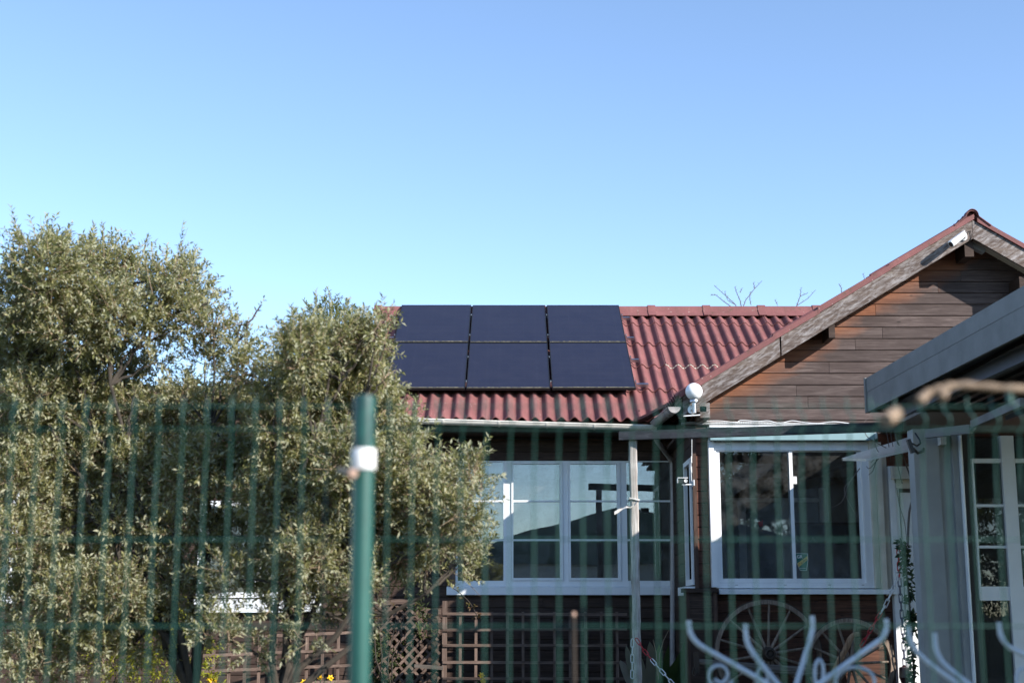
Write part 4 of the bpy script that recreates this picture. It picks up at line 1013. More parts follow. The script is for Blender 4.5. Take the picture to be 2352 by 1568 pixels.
# curved top lattice panel
lt_ = thing('arched_lattice', T(930, 1600, .15), 'wooden diagonal lattice panel with curved top rail', 'trellis')
YA_ = YT + .15; A = lambda x, y, o=0: P(x, y, YA_ + o)
arch = [(838, 1398), (850, 1391), (866, 1384), (885, 1378.5), (900, 1376), (917, 1375), (933, 1376), (948, 1380.5), (962, 1387), (978, 1394), (994, 1397.5), (1013, 1398.5)]
pts = wavy([A(x, y) for x, y in arch], 4)
mb = MB(); vs = []
for p_ in pts: vs += [p_ + Vector((0, -.02, 0)), p_ + Vector((0, .02, 0)), p_ + Vector((0, .02, -.066)), p_ + Vector((0, -.02, -.066))]
mb.add(vs, [(4*i+k, 4*i+(k+1) % 4, 4*i+4+(k+1) % 4, 4*i+4+k) for i in range(len(pts)-1) for k in range(4)] + [(3, 2, 1, 0), tuple(len(vs)-4+k for k in range(4))]); mb.build('top_rail', MAT['trellis_wood'], lt_)
xlo, xhi, zlo = A(846, 1500).x, A(1010, 1500).x, BASE + .1
def ztop_at(x):
    for p_, q_ in zip(pts, pts[1:]):
        if p_.x <= x <= q_.x: return p_.z + (q_.z - p_.z) * (x - p_.x) / max(q_.x - p_.x, 1e-6) - .04
    return pts[0].z - .05 if x < pts[0].x else pts[-1].z - .05
for sgn, off in ((1, -.012), (-1, .012)):
    k = -20
    while k < 40:
        c = k * .148; k += 1
        run = [];
        for i in range(161):
            x = xlo + (xhi - xlo) * i / 160; z = zlo + sgn * (x - xlo) * 1.08 + c
            if zlo <= z <= ztop_at(x): run.append((x, z))
        if len(run) > 6: slat(lt_, Vector((run[0][0], YA_ + off, run[0][1])), Vector((run[-1][0], YA_ + off, run[-1][1])), .034, .012, MAT['trellis_wood'] if sgn > 0 else MAT['trellis_wood_v'])
slat(lt_, Vector((xlo - .04, YA_, zlo - .1)), Vector((xlo - .04, YA_, ztop_at(xlo))), .05, .045, MAT['trellis_wood_v'], 'side_rail')
# grey plank leaning by the lattice
mb = MB(); mb.beam(A(952, 1528, -.2), A(1018, 1533, -.2), .1, .045); tag(mb.build('loose_plank', MAT['yoke_wood']), 'short grey plank fixed low between the lattice and the square trellis', 'plank')
# left trellis, turned slightly away
tl_ = thing('low_trellis', P(620, 1600, 18.2), 'brown square grid trellis under the olive tree', 'trellis')
yl = lambda x: 17.7 + (x - 419) / (798 - 419) * .9
def TL(x, y, o=0): return P(x, y, yl(x) + o)
for (xa_, ya_, xb_, yb_) in ((599, 1460, 838, 1450.5), (420, 1507, 838, 1489), (420, 1542.3, 838, 1525.5), (420, 1580, 838, 1562)):
    slat(tl_, TL(xa_, ya_), TL(xb_, yb_), .036, .022, MAT['trellis_wood'])
for x in (419, 454, 492, 528, 564, 597, 634.5, 669.7, 706, 742, 777.8, 812):
    top = 1475 if x < 590 else 1457 - (x - 599) * .035; q = TL(x, top, .022); slat(tl_, Vector((q.x, q.y, BASE)), q, .036, .02, MAT['trellis_wood_v'])

def wheel(cx, cy, Yw, rad, nsp, rot, label, tilt):
    c = P(cx, cy, Yw); root = thing('wagon_wheel', c, label, 'wagon wheel', 'old wagon wheels')
    root.rotation_euler = (R(tilt), 0, 0)
    def loc(o): o.parent = root; return o
    def ring(r0, r1, y0, y1, mat, name, n=64):
        mb = MB(); vs = []
        for k in range(n):
            a = 2*math.pi*k/n; 
            for r_, y in ((r0, y0), (r1, y0), (r1, y1), (r0, y1)): vs.append((r_*math.cos(a), y, r_*math.sin(a)))
        mb.add(vs, [(4*k+j, 4*((k+1) % n)+j, 4*((k+1) % n)+(j+1) % 4, 4*k+(j+1) % 4) for k in range(n) for j in range(4)])
        return loc(mb.build(name, mat, smooth=True))
    ring(rad - .062, rad - .012, -.03, .03, MAT['wheel_wood'], 'rim'); ring(rad - .012, rad, -.027, .033, MAT['iron'], 'iron_tyre')
    for k in range(nsp):
        a = 2*math.pi*(k + rot)/nsp; d = Vector((math.cos(a), 0, math.sin(a))); mb = MB()
        mb.tube([d*.05 + Vector((0, -.02, 0)), d*(rad*.3) + Vector((0, -.012, 0)), d*(rad-.05)], [.022, .017, .013], 8); loc(mb.build('spoke', MAT['wheel_wood'], smooth=True))
    mb = MB(); mb.lathe([(.09, .05), (.06, .075), (-.04, .085), (-.12, .068), (-.17, .062), (-.172, .045), (-.12, .042)], (0, 0, 0), (0, 1, 0), 24); hb = loc(mb.build('hub', MAT['wheel_wood'] if rad < .55 else MAT['iron'], smooth=True))
    mb = MB(); mb.lathe([(-.10, .03), (-.15, .026)], (0, 0, 0), (0, 1, 0), 14); q = mb.build('axle_end', MAT['iron'], smooth=True); q.parent = hb
    return root
wheel(1764, 1501.5, 17.1, .64, 14, .35, 'large weathered wagon wheel leaning under the gable window', -4)
wheel(1953, 1523, 17.0, .53, 14, .1, 'smaller wagon wheel beside the white door post', -3)
# weathered yoke beam and curved handle in front of the wheels
yk = thing('wooden_yoke', P(1750, 1535, 16.8), 'weathered grey wooden yoke beam lying across the wagon wheels', 'yoke')
pts = wavy([P(x, y, 16.75) for x, y in ((1604, 1519), (1680, 1526), (1740, 1533), (1800, 1538), (1850, 1541), (1885, 1548), (1925, 1553))], 4)
mb = MB(); mb.tube(pts, [.036 + .018 * math.sin(math.pi * i / (len(pts)-1)) for i in range(len(pts))], 8); mb.build('beam', MAT['yoke_wood'], yk)
mb = MB(); mb.beam(P(1599, 1497, 16.72), P(1601, 1545, 16.72), .02, .06, Vector((1, 0, 0))); mb.build('iron_strap', MAT['iron'], yk)
mb = MB(); mb.tube(wavy([P(x, y, 16.7) for x, y in ((1594, 1530), (1598, 1540), (1595, 1552), (1590, 1545), (1594, 1530))], 4), .008, 6); mb.build('iron_ring', MAT['iron'], yk)
hn = thing('curved_handle', P(1930, 1520, 16.85), 'curved brown wooden tool handle over the smaller wheel', 'handle')
pts = wavy([P(x, y, 16.75) for x, y in ((1973, 1455), (1962, 1457), (1953, 1466), (1947, 1480), (1938, 1497), (1930, 1512), (1922, 1528), (1913, 1550), (1905, 1575))], 4)
mb = MB(); mb.tube(pts, [.026 + .008 * min(i / 10, 1) for i in range(len(pts))], 10); mb.build('shaft', MAT['handle_wood'], hn, smooth=True)
mb = MB(); mb.tube(wavy([P(x, y, 16.68) for x, y in ((1935, 1490), (1929, 1496), (1928, 1510), (1930, 1540), (1931, 1570))], 4), .008, 6); mb.build('hanging_iron', MAT['iron'], hn)

# ================================================================= plastic chains
def link_mesh(L, W, r):
    mb = MB(); pts = []; h = L/2 - W/2
    for k in range(7): a = math.pi * k / 6; pts.append((W/2 * math.cos(a), 0, h + W/2 * math.sin(a)))
    for k in range(7): a = math.pi + math.pi * k / 6; pts.append((W/2 * math.cos(a), 0, -h + W/2 * math.sin(a)))
    mb.tube(pts, r, 6, closed=True); me = bpy.data.meshes.new('chain_link'); me.from_pydata(mb.v, [], mb.f); me.update(); shade(me, 80); return me
def chain(pts, pitch, label, colour, Lk=1.28, w=.42, rot0=0, flat=R(90)):
    root = thing('plastic_chain', pts[0], label, 'chain', 'plastic link chains')
    mes = {}
    P_ = [Vector(p) for p in pts]; seg = [(b - a).length for a, b in zip(P_, P_[1:])]; tot = sum(seg); n = max(1, int(tot / pitch)); i = 0
    for k in range(n):
        s_ = (k + .5) * tot / n; j = 0
        while j < len(seg) - 1 and s_ > seg[j]: s_ -= seg[j]; j += 1
        c = P_[j] + (P_[j+1] - P_[j]) * (s_ / seg[j]); d = (P_[j+1] - P_[j]).normalized()
        mt = colour(k, n)
        if mt not in mes: mes[mt] = link_mesh(pitch * Lk, pitch * w, pitch * .075); mes[mt].materials.append(MAT[mt])
        x = d.cross(Vector((0, 1, 0))).normalized(); y = d.cross(x)
        if (k + rot0) % 2: x, y = y, -x
        place('link', mes[mt], root, x, y, d, c)
    return root
MAT['dark_chain'] = plain('blue_grey_chain', (.10, .10, .16), .4)
chain([P(2063, 1255, 16.9), P(2066, 1330, 16.9), P(2072, 1420, 16.9), P(2078, 1530, 16.9)], .088, 'plastic chain hanging straight down the white door post', lambda k, n: 'red_plastic' if k < 4 else 'dark_chain')
MAT['dark_chain'] = plain('blue_grey_chain', (.10, .10, .16), .4)
chain([P(2079, 1280, 16.8), P(2066, 1320, 16.8), P(2036, 1385, 16.8), P(2010, 1428, 16.8), P(1988, 1466, 16.8), P(1978, 1482, 16.8)], .088, 'red and white plastic chain slanting from the door post to the small wheel', lambda k, n: 'white_plastic' if k < n * .55 else 'red_plastic')
chain([P(1453, 1467, 16.3), P(1452, 1500, 16.3), P(1452, 1556, 16.3)], .075, 'short white plastic chain dangling from the pergola post', lambda k, n: 'white_plastic')
chain([P(1461, 1466, 16.3), P(1482, 1496, 16.2), P(1500, 1518, 16.1), P(1548, 1572, 15.9)], .075, 'red tipped white plastic chain sloping away from the pergola post', lambda k, n: 'red_plastic' if k < 4 else 'white_plastic')
hb = thing('hanging_ornament', P(2077, 1560, 16.9), 'dark red tapered ornament hanging at the chain end by the door', 'ornament')
c = P(2077, 1530, 16.9); mb = MB(); mb.lathe([(.02, .008), (0, .03), (-.01, .06), (-.12, .065), (-.22, .03), (-.24, .005)], c, (0, 0, 1), 10)
MAT['dark_red'] = plain('dark_red', (.035, .01, .014), .3); mb.build('body', MAT['dark_red'], hb)

# ================================================================= wrought iron gate top
YI_ = 4.6; I = lambda x, y: P(x, y, YI_)
gt_ = thing('iron_gate', P(1850, 1700, YI_), 'white wrought iron gate with flared rods and scrolls', 'gate')
rods = [[(1582, 1424), (1583, 1440), (1588, 1458), (1600, 1474), (1617, 1487), (1660, 1511), (1749, 1562), (1800, 1595)],
        [(1713, 1431), (1713, 1450), (1716, 1472), (1723, 1488), (1734, 1505), (1760, 1538), (1785, 1568), (1812, 1600)],
        [(1865, 1413), (1867, 1432), (1866, 1447), (1861, 1467), (1853, 1494), (1842, 1530), (1831, 1566), (1822, 1600)],
        [(2035, 1420), (2037, 1436), (2034, 1451), (2027, 1464), (2012, 1476), (1970, 1506), (1887, 1566), (1845, 1600)],
        [(2086, 1436), (2087, 1454), (2092, 1471), (2100, 1488), (2112, 1503), (2140, 1527), (2180, 1556), (2230, 1592)],
        [(2147, 1452), (2148, 1472), (2150, 1490), (2157, 1507), (2169, 1524), (2193, 1545), (2220, 1566), (2250, 1590)],
        [(2295, 1428), (2296, 1445), (2299, 1459), (2307, 1473), (2322, 1487), (2352, 1503), (2400, 1530), (2440, 1560)]]
for k, rd in enumerate(rods):
    yo = .05 * ((k % 3) - 1)
    pts = wavy([P(x, y, YI_ + yo) for x, y in rd], 5); mb = MB(); mb.tube(pts, [.0080 if i < 8 else .0086 for i in range(len(pts))], 12); mb.build('rod', MAT['white_iron'], gt_, smooth=True)
def spiral(cx, cy, rx, ry, turns, a0, shrink=.55, n=44):
    return [(cx + rx * (1 - (1 - shrink) * i / n) * math.cos(a0 + turns * 2 * math.pi * i / n), cy + ry * (1 - (1 - shrink) * i / n) * math.sin(a0 + turns * 2 * math.pi * i / n)) for i in range(n + 1)]
for (cx, cy, rx, ry, tn, a0, sh) in ((1653, 1550, 31, 32, 1.35, R(20), .42), (1752, 1556, 15, 29, 1.0, R(80), .7), (1882, 1545, 11, 34, .9, R(100), .8), (1966, 1566, 47, 36, .62, R(170), .9), (2352, 1556, 20, 30, 1.1, R(60), .5)):
    pts = [P(x, y, YI_ + .02) for x, y in spiral(cx, cy, rx, ry, tn, a0, sh)]; mb = MB(); mb.tube(pts, .0054, 10); mb.build('scroll', MAT['white_iron'], gt_, smooth=True)
for y in (1600, 1900):
    mb = MB(); mb.beam(P(1560, y, YI_), P(2480, y, YI_), .03, .02); mb.build('rail', MAT['white_iron'], gt_)
for x in (1562, 2020, 2478):
    mb = MB(); q = P(x, 1600, YI_); mb.beam((q.x, YI_, 0), (q.x, YI_, q.z), .035, .035, Vector((0, 1, 0))); mb.build('stile', MAT['white_iron'], gt_)

# ================================================================= green mesh fence
YF = 2.9
def fence(xa_, xb_, x_first, step, label):
    z_top, z_b1, z_b2 = P(1, 925, YF).z, P(1, 990, YF).z, 0.05
    root = thing('mesh_fence', (PX((xa_ + xb_) / 2, YF), YF, 0), label, 'fence', 'green welded mesh fence panels')
    x = x_first; w = 0
    st = step / FPX * YF / .99
    X = PX(x_first, YF, 1200)
    me = None
    zz = [z_top + .012, z_top, P(1, 944, YF).z, P(1, 958, YF).z, P(1, 974, YF).z, z_b1, P(1, 1100, YF).z, 1.0, z_b2]
    yy = [0, 0, -.004, -.026, -.026, -.004, 0, 0, 0]; dxs = [0, 0, .0, .004, .006, .003, 0, 0, 0]
    mb = MB(); mb.tube([(dx, y, z) for dx, y, z in zip(dxs, yy, zz)], .0017, 8); mev = bpy.data.meshes.new('vertical_wire'); mev.from_pydata(mb.v, [], mb.f); mev.update(); shade(mev, 60); mev.materials.append(MAT['green'])
    while X <= PX(xb_, YF, 1200):
        o = bpy.data.objects.new('vertical_wire', mev); COL.objects.link(o); o.location = (X, YF, 0); setparent(o, root); X += st
    for y, off in ((932, 0), (985, -.006), (1238, .0), (1437, .0), (1640, 0), (1840, 0)):
        z = P(1, y, YF).z
        if z < .05: continue
        mb = MB(); mb.tube([(PX(xa_, YF, 1200), YF + .005 + off, z), (PX(xb_, YF, 1200), YF + .005 + off, z)], .0015 if y > 1000 else .0012, 8); mb.build('horizontal_wire', MAT['green'], root, smooth=True)
    return root
fence(-60, 798, -40, 55.3, 'left panel of the green welded wire fence, left of the post')
fence(868, 2440, 889, 55.3, 'right panel of the green welded wire fence, right of the post')
YP = 2.86; pc = lambda y: P(833 + (y - 1000) * -.004, y, YP)
ps = thing('fence_post', (pc(1200).x, YP, 0), 'green fence post with a white tape band near its top', 'fence post')
xp = pc(1200).x; rp = 24.2 / FPX * YP
mb = MB(); n = 36; prof = []
for k in range(n):
    a = 2 * math.pi * k / n; r_ = rp * (1 - .10 * max(0, math.cos(2 * (a - R(250)))) ** 6 - .06 * max(0, math.cos(2 * (a - R(295)))) ** 10); prof.append((xp + r_ * math.cos(a), YP + r_ * math.sin(a)))
zt_ = P(1, 925, YP).z
mb.add([(x, y, -.3) for x, y in prof] + [(x, y, zt_) for x, y in prof], [(k, (k+1) % n, (k+1) % n + n, k + n) for k in range(n)] + [tuple(range(n-1, -1, -1)), tuple(range(n, 2*n))]); mb.build('pole', MAT['green_post'], ps, smooth=True)
mb = MB(); mb.lathe([(P(1, 1032, YP).z, rp * 1.0), (P(1, 1020, YP).z, rp * 1.03), (P(1, 960, YP).z, rp * 1.06), (P(1, 920, YP).z, rp * 1.07), (P(1, 911, YP).z, rp * 1.03), (P(1, 909, YP).z, rp * .8)], (xp, YP, 0), (0, 0, 1), 28); mb.build('sleeve', MAT['green_sleeve'], ps, smooth=True)
mb = MB(); mb.lathe([(P(1, 1079, YP).z, rp * 1.13), (P(1, 1077, YP).z, rp * 1.17), (P(1, 1034, YP).z, rp * 1.17), (P(1, 1031, YP).z, rp * 1.13)], (xp, YP, 0), (0, 0, 1), 28); mb.build('tape_band', MAT['tape'], ps, smooth=True)
# cut branches caught in the fence
YB_ = 2.5
br = thing('cut_branch', P(2200, 900, YB_), 'pale cut branch lying along the fence top at right', 'branch')
pts = wavy([P(x, y, YB_) for x, y in ((2112, 916), (2125, 905), (2150, 895), (2175, 888), (2215, 885), (2270, 889), (2330, 893), (2420, 897))], 5)
mb = MB(); mb.tube(pts, [.0072 + .0012 * math.sin(i * 1.3) for i in range(len(pts))], 10); mb.build('limb', MAT['dead_twig'], br, smooth=True)
for a, b in (((2135, 899), (2112, 922)), ((2175, 890), (2162, 915)),):
    mb = MB(); mb.tube([P(*a, YB_), P(*b, YB_ - .02)], [.007, .0085], 8); mb.build('stub', MAT['dead_twig'], br, smooth=True)
mb = MB(); mb.tube([P(2126, 903, YB_), P(2085, 925, YB_ + .05)], [.006, .004], 8); mb.build('stub', MAT['bark'], br, smooth=True)
b2 = thing('branch_stub', P(2050, 960, 2.5), 'short pale branch stub hanging at the fence top', 'branch')
mb = MB(); mb.tube([P(2034, 966, 2.45), P(2056, 951, 2.5), P(2062, 946, 2.55)], [.012, .0135, .011], 10); mb.build('wood', MAT['dead_twig'], b2, smooth=True)
b3 = thing('cut_twig', P(811, 1085, 2.72), 'cut twig with a pale round end in front of the green post', 'twig')
mb = MB(); mb.tube([P(811, 1087, 2.70), P(808, 1085, 2.9), P(780, 1080, 3.2)], [.0085, .0085, .007], 12); mb.build('stem', MAT['twig'], b3, smooth=True)
mb = MB(); c = P(811, 1087, 2.699); mb.lathe([(0, .0086), (-.001, .0086), (-.002, .006)], c, (0, 1, 0), 14); mb.build('cut_face', MAT['cut_end'], b3)
sk_ = thing('wooden_stake', P(1318, 1700, 3.6), 'thin dark wooden stake standing close behind the fence', 'stake')
mb = MB(); q = P(1318, 1408, 3.6); mb.tube([(q.x + .003, 3.6, 0), (q.x, 3.6, q.z - .02), (q.x, 3.6, q.z)], [.0048, .0048, .004], 10); mb.build('shaft', MAT['stake'], sk_, smooth=True)
mb = MB(); mb.lathe([(-.006, .0046), (.002, .0044), (.004, .002)], q, (0, 0, 1), 10); mb.build('tip', MAT['cut_end'], sk_, smooth=True)
clip = MB(); q = P(2318, 905, 2.88); clip.tube([q + Vector((0, 0, .02)), q, q - Vector((0, 0, .02))], .0065, 8); tag(clip.build('green_tie', MAT['green'], smooth=True), 'green plastic tie holding the branch to the fence at far right', 'tie')

# ================================================================= vegetation
def leaf_field(base, dirs, length, nodes, ll, lw, rs, spread=.75, tone=(0., 1.), curl=.15, fold=.22, first=.15, droop=0.):
    """numpy leaves in opposite pairs along shoots -> V, F(tris), tone"""
    N = len(base); t_ = np.linspace(first, 1, nodes)[None, :, None]
    side = np.cross(dirs, rs.normal(size=(N, 3))); side /= np.linalg.norm(side, axis=1, keepdims=True)
    bend = side * curl
    pos = base[:, None, :] + dirs[:, None, :] * length[:, None, None] * t_ + bend[:, None, :] * length[:, None, None] * t_ ** 2
    pos[:, :, 2] -= droop * length[:, None] * (t_[..., 0] ** 2)
    s2 = np.cross(dirs, side)
    ang = (np.arange(nodes) * (math.pi / 2))[None, :] + rs.uniform(-.4, .4, (N, nodes))
    out = side[:, None, :] * np.cos(ang)[..., None] + s2[:, None, :] * np.sin(ang)[..., None]
    allp, alld = [], []
    for sg in (1, -1):
        d = dirs[:, None, :] * (1 - spread * .5) + out * sg * spread + rs.normal(size=(N, nodes, 3)) * .22
        d /= np.linalg.norm(d, axis=2, keepdims=True); allp.append(pos.reshape(-1, 3)); alld.append(d.reshape(-1, 3))
    p = np.concatenate(allp); d = np.concatenate(alld); M_ = len(p)
    w = np.cross(d, rs.normal(size=(M_, 3)) * .45 + np.array([0, 0, 1.])); w /= np.linalg.norm(w, axis=1, keepdims=True); up = np.cross(w, d)
    L_ = ll * rs.uniform(.65, 1.2, (M_, 1)); W_ = lw * rs.uniform(.75, 1.2, (M_, 1))
    b_, l_, r_, tp = p, p + d * L_ * .45 + w * W_ * .5 + up * W_ * fold, p + d * L_ * .45 - w * W_ * .5 + up * W_ * fold, p + d * L_ - up * L_ * .08
    V = np.stack([b_, r_, tp, l_], 1).reshape(-1, 3); i = np.arange(M_) * 4
    F = np.concatenate([np.stack([i, i + 1, i + 2], 1), np.stack([i, i + 2, i + 3], 1)])
    tn = np.clip(rs.normal(.5, .25, M_), 0, 1) * (tone[1] - tone[0]) + tone[0]
    return V, F, np.repeat(tn, 4)
def stems(base, dirs, length, r, rs, curl=None):
    N = len(base); a = np.cross(dirs, rs.normal(size=(N, 3))); a /= np.linalg.norm(a, axis=1, keepdims=True); b = np.cross(dirs, a); V = []
    for t_, q in ((-.15, 1.2), (1, .4)):
        c = base + dirs * (length * t_)[:, None]
        for k in range(3): V.append(c + (a * math.cos(2.0944 * k) + b * math.sin(2.0944 * k)) * r * q)
    V = np.stack(V, 1).reshape(-1, 3); i = np.arange(N)[:, None] * 6
    F = np.concatenate([np.concatenate([i + k, i + (k+1) % 3, i + 3 + (k+1) % 3, i + 3 + k], 1) for k in range(3)]); return V, F
def cluster_shoots(cl, Y, dens, rs, upw=.6, lmin=.08, lmax=.22, depth=1.0):
    B, Dv, Ln = [], [], []
    for c in cl:
        cx, cy, rx, ry = c[:4]; dn = c[4] if len(c) > 4 else 1.0; yo = c[5] if len(c) > 5 else rs.uniform(-.5, .5)
        ctr = np.array(P(cx, cy, Y + yo)); k = (Y + yo) / FPX; ax = np.array([rx * k, max(rx, ry) * k * depth, ry * k])
        n = int(dens * dn * ax[0] * ax[2] * math.pi)
        v = rs.normal(size=(n, 3)); v /= np.linalg.norm(v, axis=1, keepdims=True); rad = rs.uniform(.15, 1, (n, 1)) ** .55
        pt = v * rad; B.append(ctr + pt * ax * .76)
        d = v * .75 + np.array([0, 0, upw]) + rs.normal(size=(n, 3)) * .45; d /= np.linalg.norm(d, axis=1, keepdims=True); Dv.append(d); Ln.append(rs.uniform(lmin, lmax, n))
    return np.concatenate(B), np.concatenate(Dv), np.concatenate(Ln)
def limb(mb, p0, p1, r0, r1, rr, wob=.08, n=7):
    p0, p1 = Vector(p0), Vector(p1); L_ = (p1 - p0).length
    pts = [p0.lerp(p1, i / n) + Vector((rr.gauss(0, wob), rr.gauss(0, wob), rr.gauss(0, wob * .6))) * L_ * .35 * math.sin(math.pi * i / n) for i in range(n + 1)]
    mb.tube(pts, [r0 + (r1 - r0) * i / n for i in range(n + 1)], 7); return pts
def olive(label, clusters, Y, trunk_x, seed, dens, group='olive trees'):
    rs = np.random.RandomState(seed); rr = random.Random(seed)
    tx = P(trunk_x, 1500, Y).x; root = thing('olive_tree', (tx, Y, 0), label, 'tree', group)
    tb = MB(); fork = Vector((tx + .15, Y, .95)); limb(tb, (tx, Y, -.1), fork, .09, .06, rr, .04)
    lm = []
    for c in clusters:
        e_ = P(c[0], c[1], Y)
        if lm and rr.random() < .9:
            src = min(lm, key=lambda q: (q - e_).length + max(0, q.z - e_.z + .2) * 3); pts = limb(tb, src, e_, .012, .005, rr)
        else: pts = limb(tb, fork, e_, .024, .006, rr)
        lm += [pts[4], pts[5]]
    tb.build('trunk', MAT['bark'], root, smooth=True)
    B, Dv, Ln = cluster_shoots(clusters, Y, dens, rs)
    # long feathery leaders standing up out of the top
    tops = [c for c in clusters if c[1] < 800]; lead = [(c[0], c[1] - c[3] * .35, c[2] * .8, c[3] * .5, 1.0) for c in tops]
    B2, D2, L2 = cluster_shoots(lead, Y, 55, rs, upw=2.2, lmin=.18, lmax=.28)
    # pale twigs inside the crown
    k = rs.choice(len(B), len(B) // 7, False); d2 = Dv[k] + rs.normal(size=(len(k), 3)) * .6; d2 /= np.linalg.norm(d2, axis=1, keepdims=True)
    Vt, Ft = stems(B[k], d2, Ln[k] * .9, .003, rs); np_mesh('twigs', Vt, Ft, MAT['twig'], root)['kind'] = 'stuff'
    Vs, Fs = stems(B, Dv, Ln, .0022, rs)
    V, F, tn = leaf_field(B, Dv, Ln, 9, .043, .0155, rs, spread=.72)
    V2, F2, tn2 = leaf_field(B2, D2, L2, 11, .045, .014, rs, spread=.5, tone=(.2, 1.1))
    F = np.concatenate([F, F2 + len(V)]); V = np.concatenate([V, V2]); tn = np.concatenate([tn, tn2])
    o = np_mesh('crown', V, F, MAT['olive'], root, tn); o['kind'] = 'stuff'
    Vs2, Fs2 = stems(B2, D2, L2, .0025, rs); Fs = np.concatenate([Fs, Fs2 + len(Vs)]); Vs = np.concatenate([Vs, Vs2])
    o = np_mesh('shoots', Vs, Fs, MAT['twig'], root); o['kind'] = 'stuff'
    return root
c1 = [(30, 690, 60, 95), (110, 640, 70, 110), (55, 575, 22, 50, .7), (120, 572, 18, 46, .7), (150, 605, 30, 40), (195, 610, 45, 60), (255, 620, 45, 60, .9), (300, 650, 40, 60),
      (395, 635, 40, 55, .8), (425, 655, 38, 65, .85), (478, 695, 26, 45, .7), (370, 690, 50, 60, .9), (30, 800, 90, 100), (160, 740, 100, 100), (260, 730, 70, 90), (330, 760, 60, 70, .7), (430, 740, 60, 60, .8), (490, 750, 42, 42, .75),
      (555, 740, 32, 16, .45), (600, 700, 8, 12, .35), (545, 795, 42, 28, .55), (100, 880, 120, 90), (240, 860, 90, 80, .8), (360, 830, 50, 50, .45), (470, 830, 60, 45, .5), (560, 860, 55, 60, .7),
      (70, 905, 70, 60, .8), (185, 910, 70, 55, .8), (310, 895, 60, 50, .6), (420, 905, 55, 45, .5), (60, 985, 120, 90), (200, 960, 100, 90), (320, 950, 80, 70, .8), (430, 950, 80, 75, .85), (540, 960, 80, 80), (60, 1110, 110, 100), (190, 1090, 100, 90, .8), (320, 1080, 100, 90), (450, 1090, 100, 90), (570, 1090, 80, 90),
      (50, 1250, 100, 90, .9), (180, 1220, 90, 80, .7), (300, 1220, 90, 80, .85), (430, 1230, 90, 80, .8), (560, 1230, 80, 80, .8), (60, 1390, 100, 90, .8), (180, 1370, 90, 80, .85), (290, 1370, 80, 75, .8), (90, 1510, 110, 70, .9), (230, 1490, 80, 65, .75), (340, 1480, 60, 70, .6), (420, 1370, 75, 70, .75), (440, 1470, 50, 50, .5)]
c2 = [(715, 785, 48, 42, .8), (770, 775, 50, 42), (830, 780, 50, 42), (868, 745, 16, 36, .6), (842, 800, 42, 40, .9), (885, 790, 14, 20, .5), (690, 820, 70, 70), (780, 830, 80, 70), (650, 815, 26, 36, .5), (630, 880, 60, 60, .8),
      (838, 880, 48, 55), (885, 870, 22, 24, .6), (700, 930, 90, 80), (800, 940, 90, 80), (870, 960, 50, 48), (925, 988, 40, 26, .8), (640, 980, 80, 90), (690, 1060, 90, 90), (800, 1070, 90, 90), (895, 1060, 75, 70), (950, 1055, 40, 40, .9),
      (640, 1150, 90, 90), (760, 1180, 100, 90), (880, 1170, 95, 90), (970, 1150, 70, 65), (1040, 1120, 55, 55, .9), (1085, 1090, 32, 38, .75), (1110, 1115, 20, 18, .6), (1070, 1190, 50, 55, .9), (1020, 1240, 65, 60), (1090, 1262, 35, 28, .6), (1055, 1300, 28, 38, .8),
      (700, 1280, 90, 75), (820, 1290, 90, 75), (920, 1270, 70, 65), (975, 1310, 40, 40, .8), (620, 1310, 80, 70, .75), (540, 1330, 70, 60, .6), (640, 1400, 70, 45, .5), (740, 1390, 80, 45, .6), (825, 1362, 50, 40, .8),
      (800, 1430, 45, 35, .6), (700, 1470, 45, 30, .4), (500, 1460, 60, 45, .5), (580, 1500, 45, 35, .45)]
olive('tall grey green olive tree at the far left edge', c1 + [(130, 800, 160, 190, .4, .6), (260, 1050, 290, 170, .4, .6), (250, 1290, 260, 170, .4, .6)], 9.8, 400, 11, 1000)
olive('olive tree behind the green post, reaching across the main window', c2 + [(800, 1000, 180, 220, .42, .5), (720, 1200, 190, 180, .42, .5)], 9.2, 590, 12, 1000)

# dark trees beyond the road, behind the camera: mirrored in the annexe panes
for (tx_, ty_, hh_, sd_, lb_) in ((11.5, -10, 6.6, 71, 'middle'), (15.0, -9.4, 5.2, 72, 'rightmost'), (7.6, -10.5, 8.2, 73, 'tallest')):
    rs = np.random.RandomState(sd_); root = thing('roadside_tree', (tx_, ty_, 0), lb_ + ' of the dark leafy trees mirrored in the right hand panes', 'tree', 'roadside trees')
    v = rs.normal(size=(1500, 3)); v /= np.linalg.norm(v, axis=1, keepdims=True); B = np.array([tx_, ty_, hh_ * .55]) + v * np.array([1.8, 1.6, hh_ * .45]) * rs.uniform(.3, 1, (1500, 1)) ** .5
    V, F, tn = leaf_field(B, v, np.full(1500, .35), 6, .14, .07, rs); np_mesh('crown', V, F, MAT['dark_leaf'], root, tn)['kind'] = 'stuff'
    mb = MB(); mb.tube([(tx_, ty_, -.1), (tx_, ty_, hh_ * .6)], [.16, .06], 8); mb.build('trunk', MAT['bark'], root)
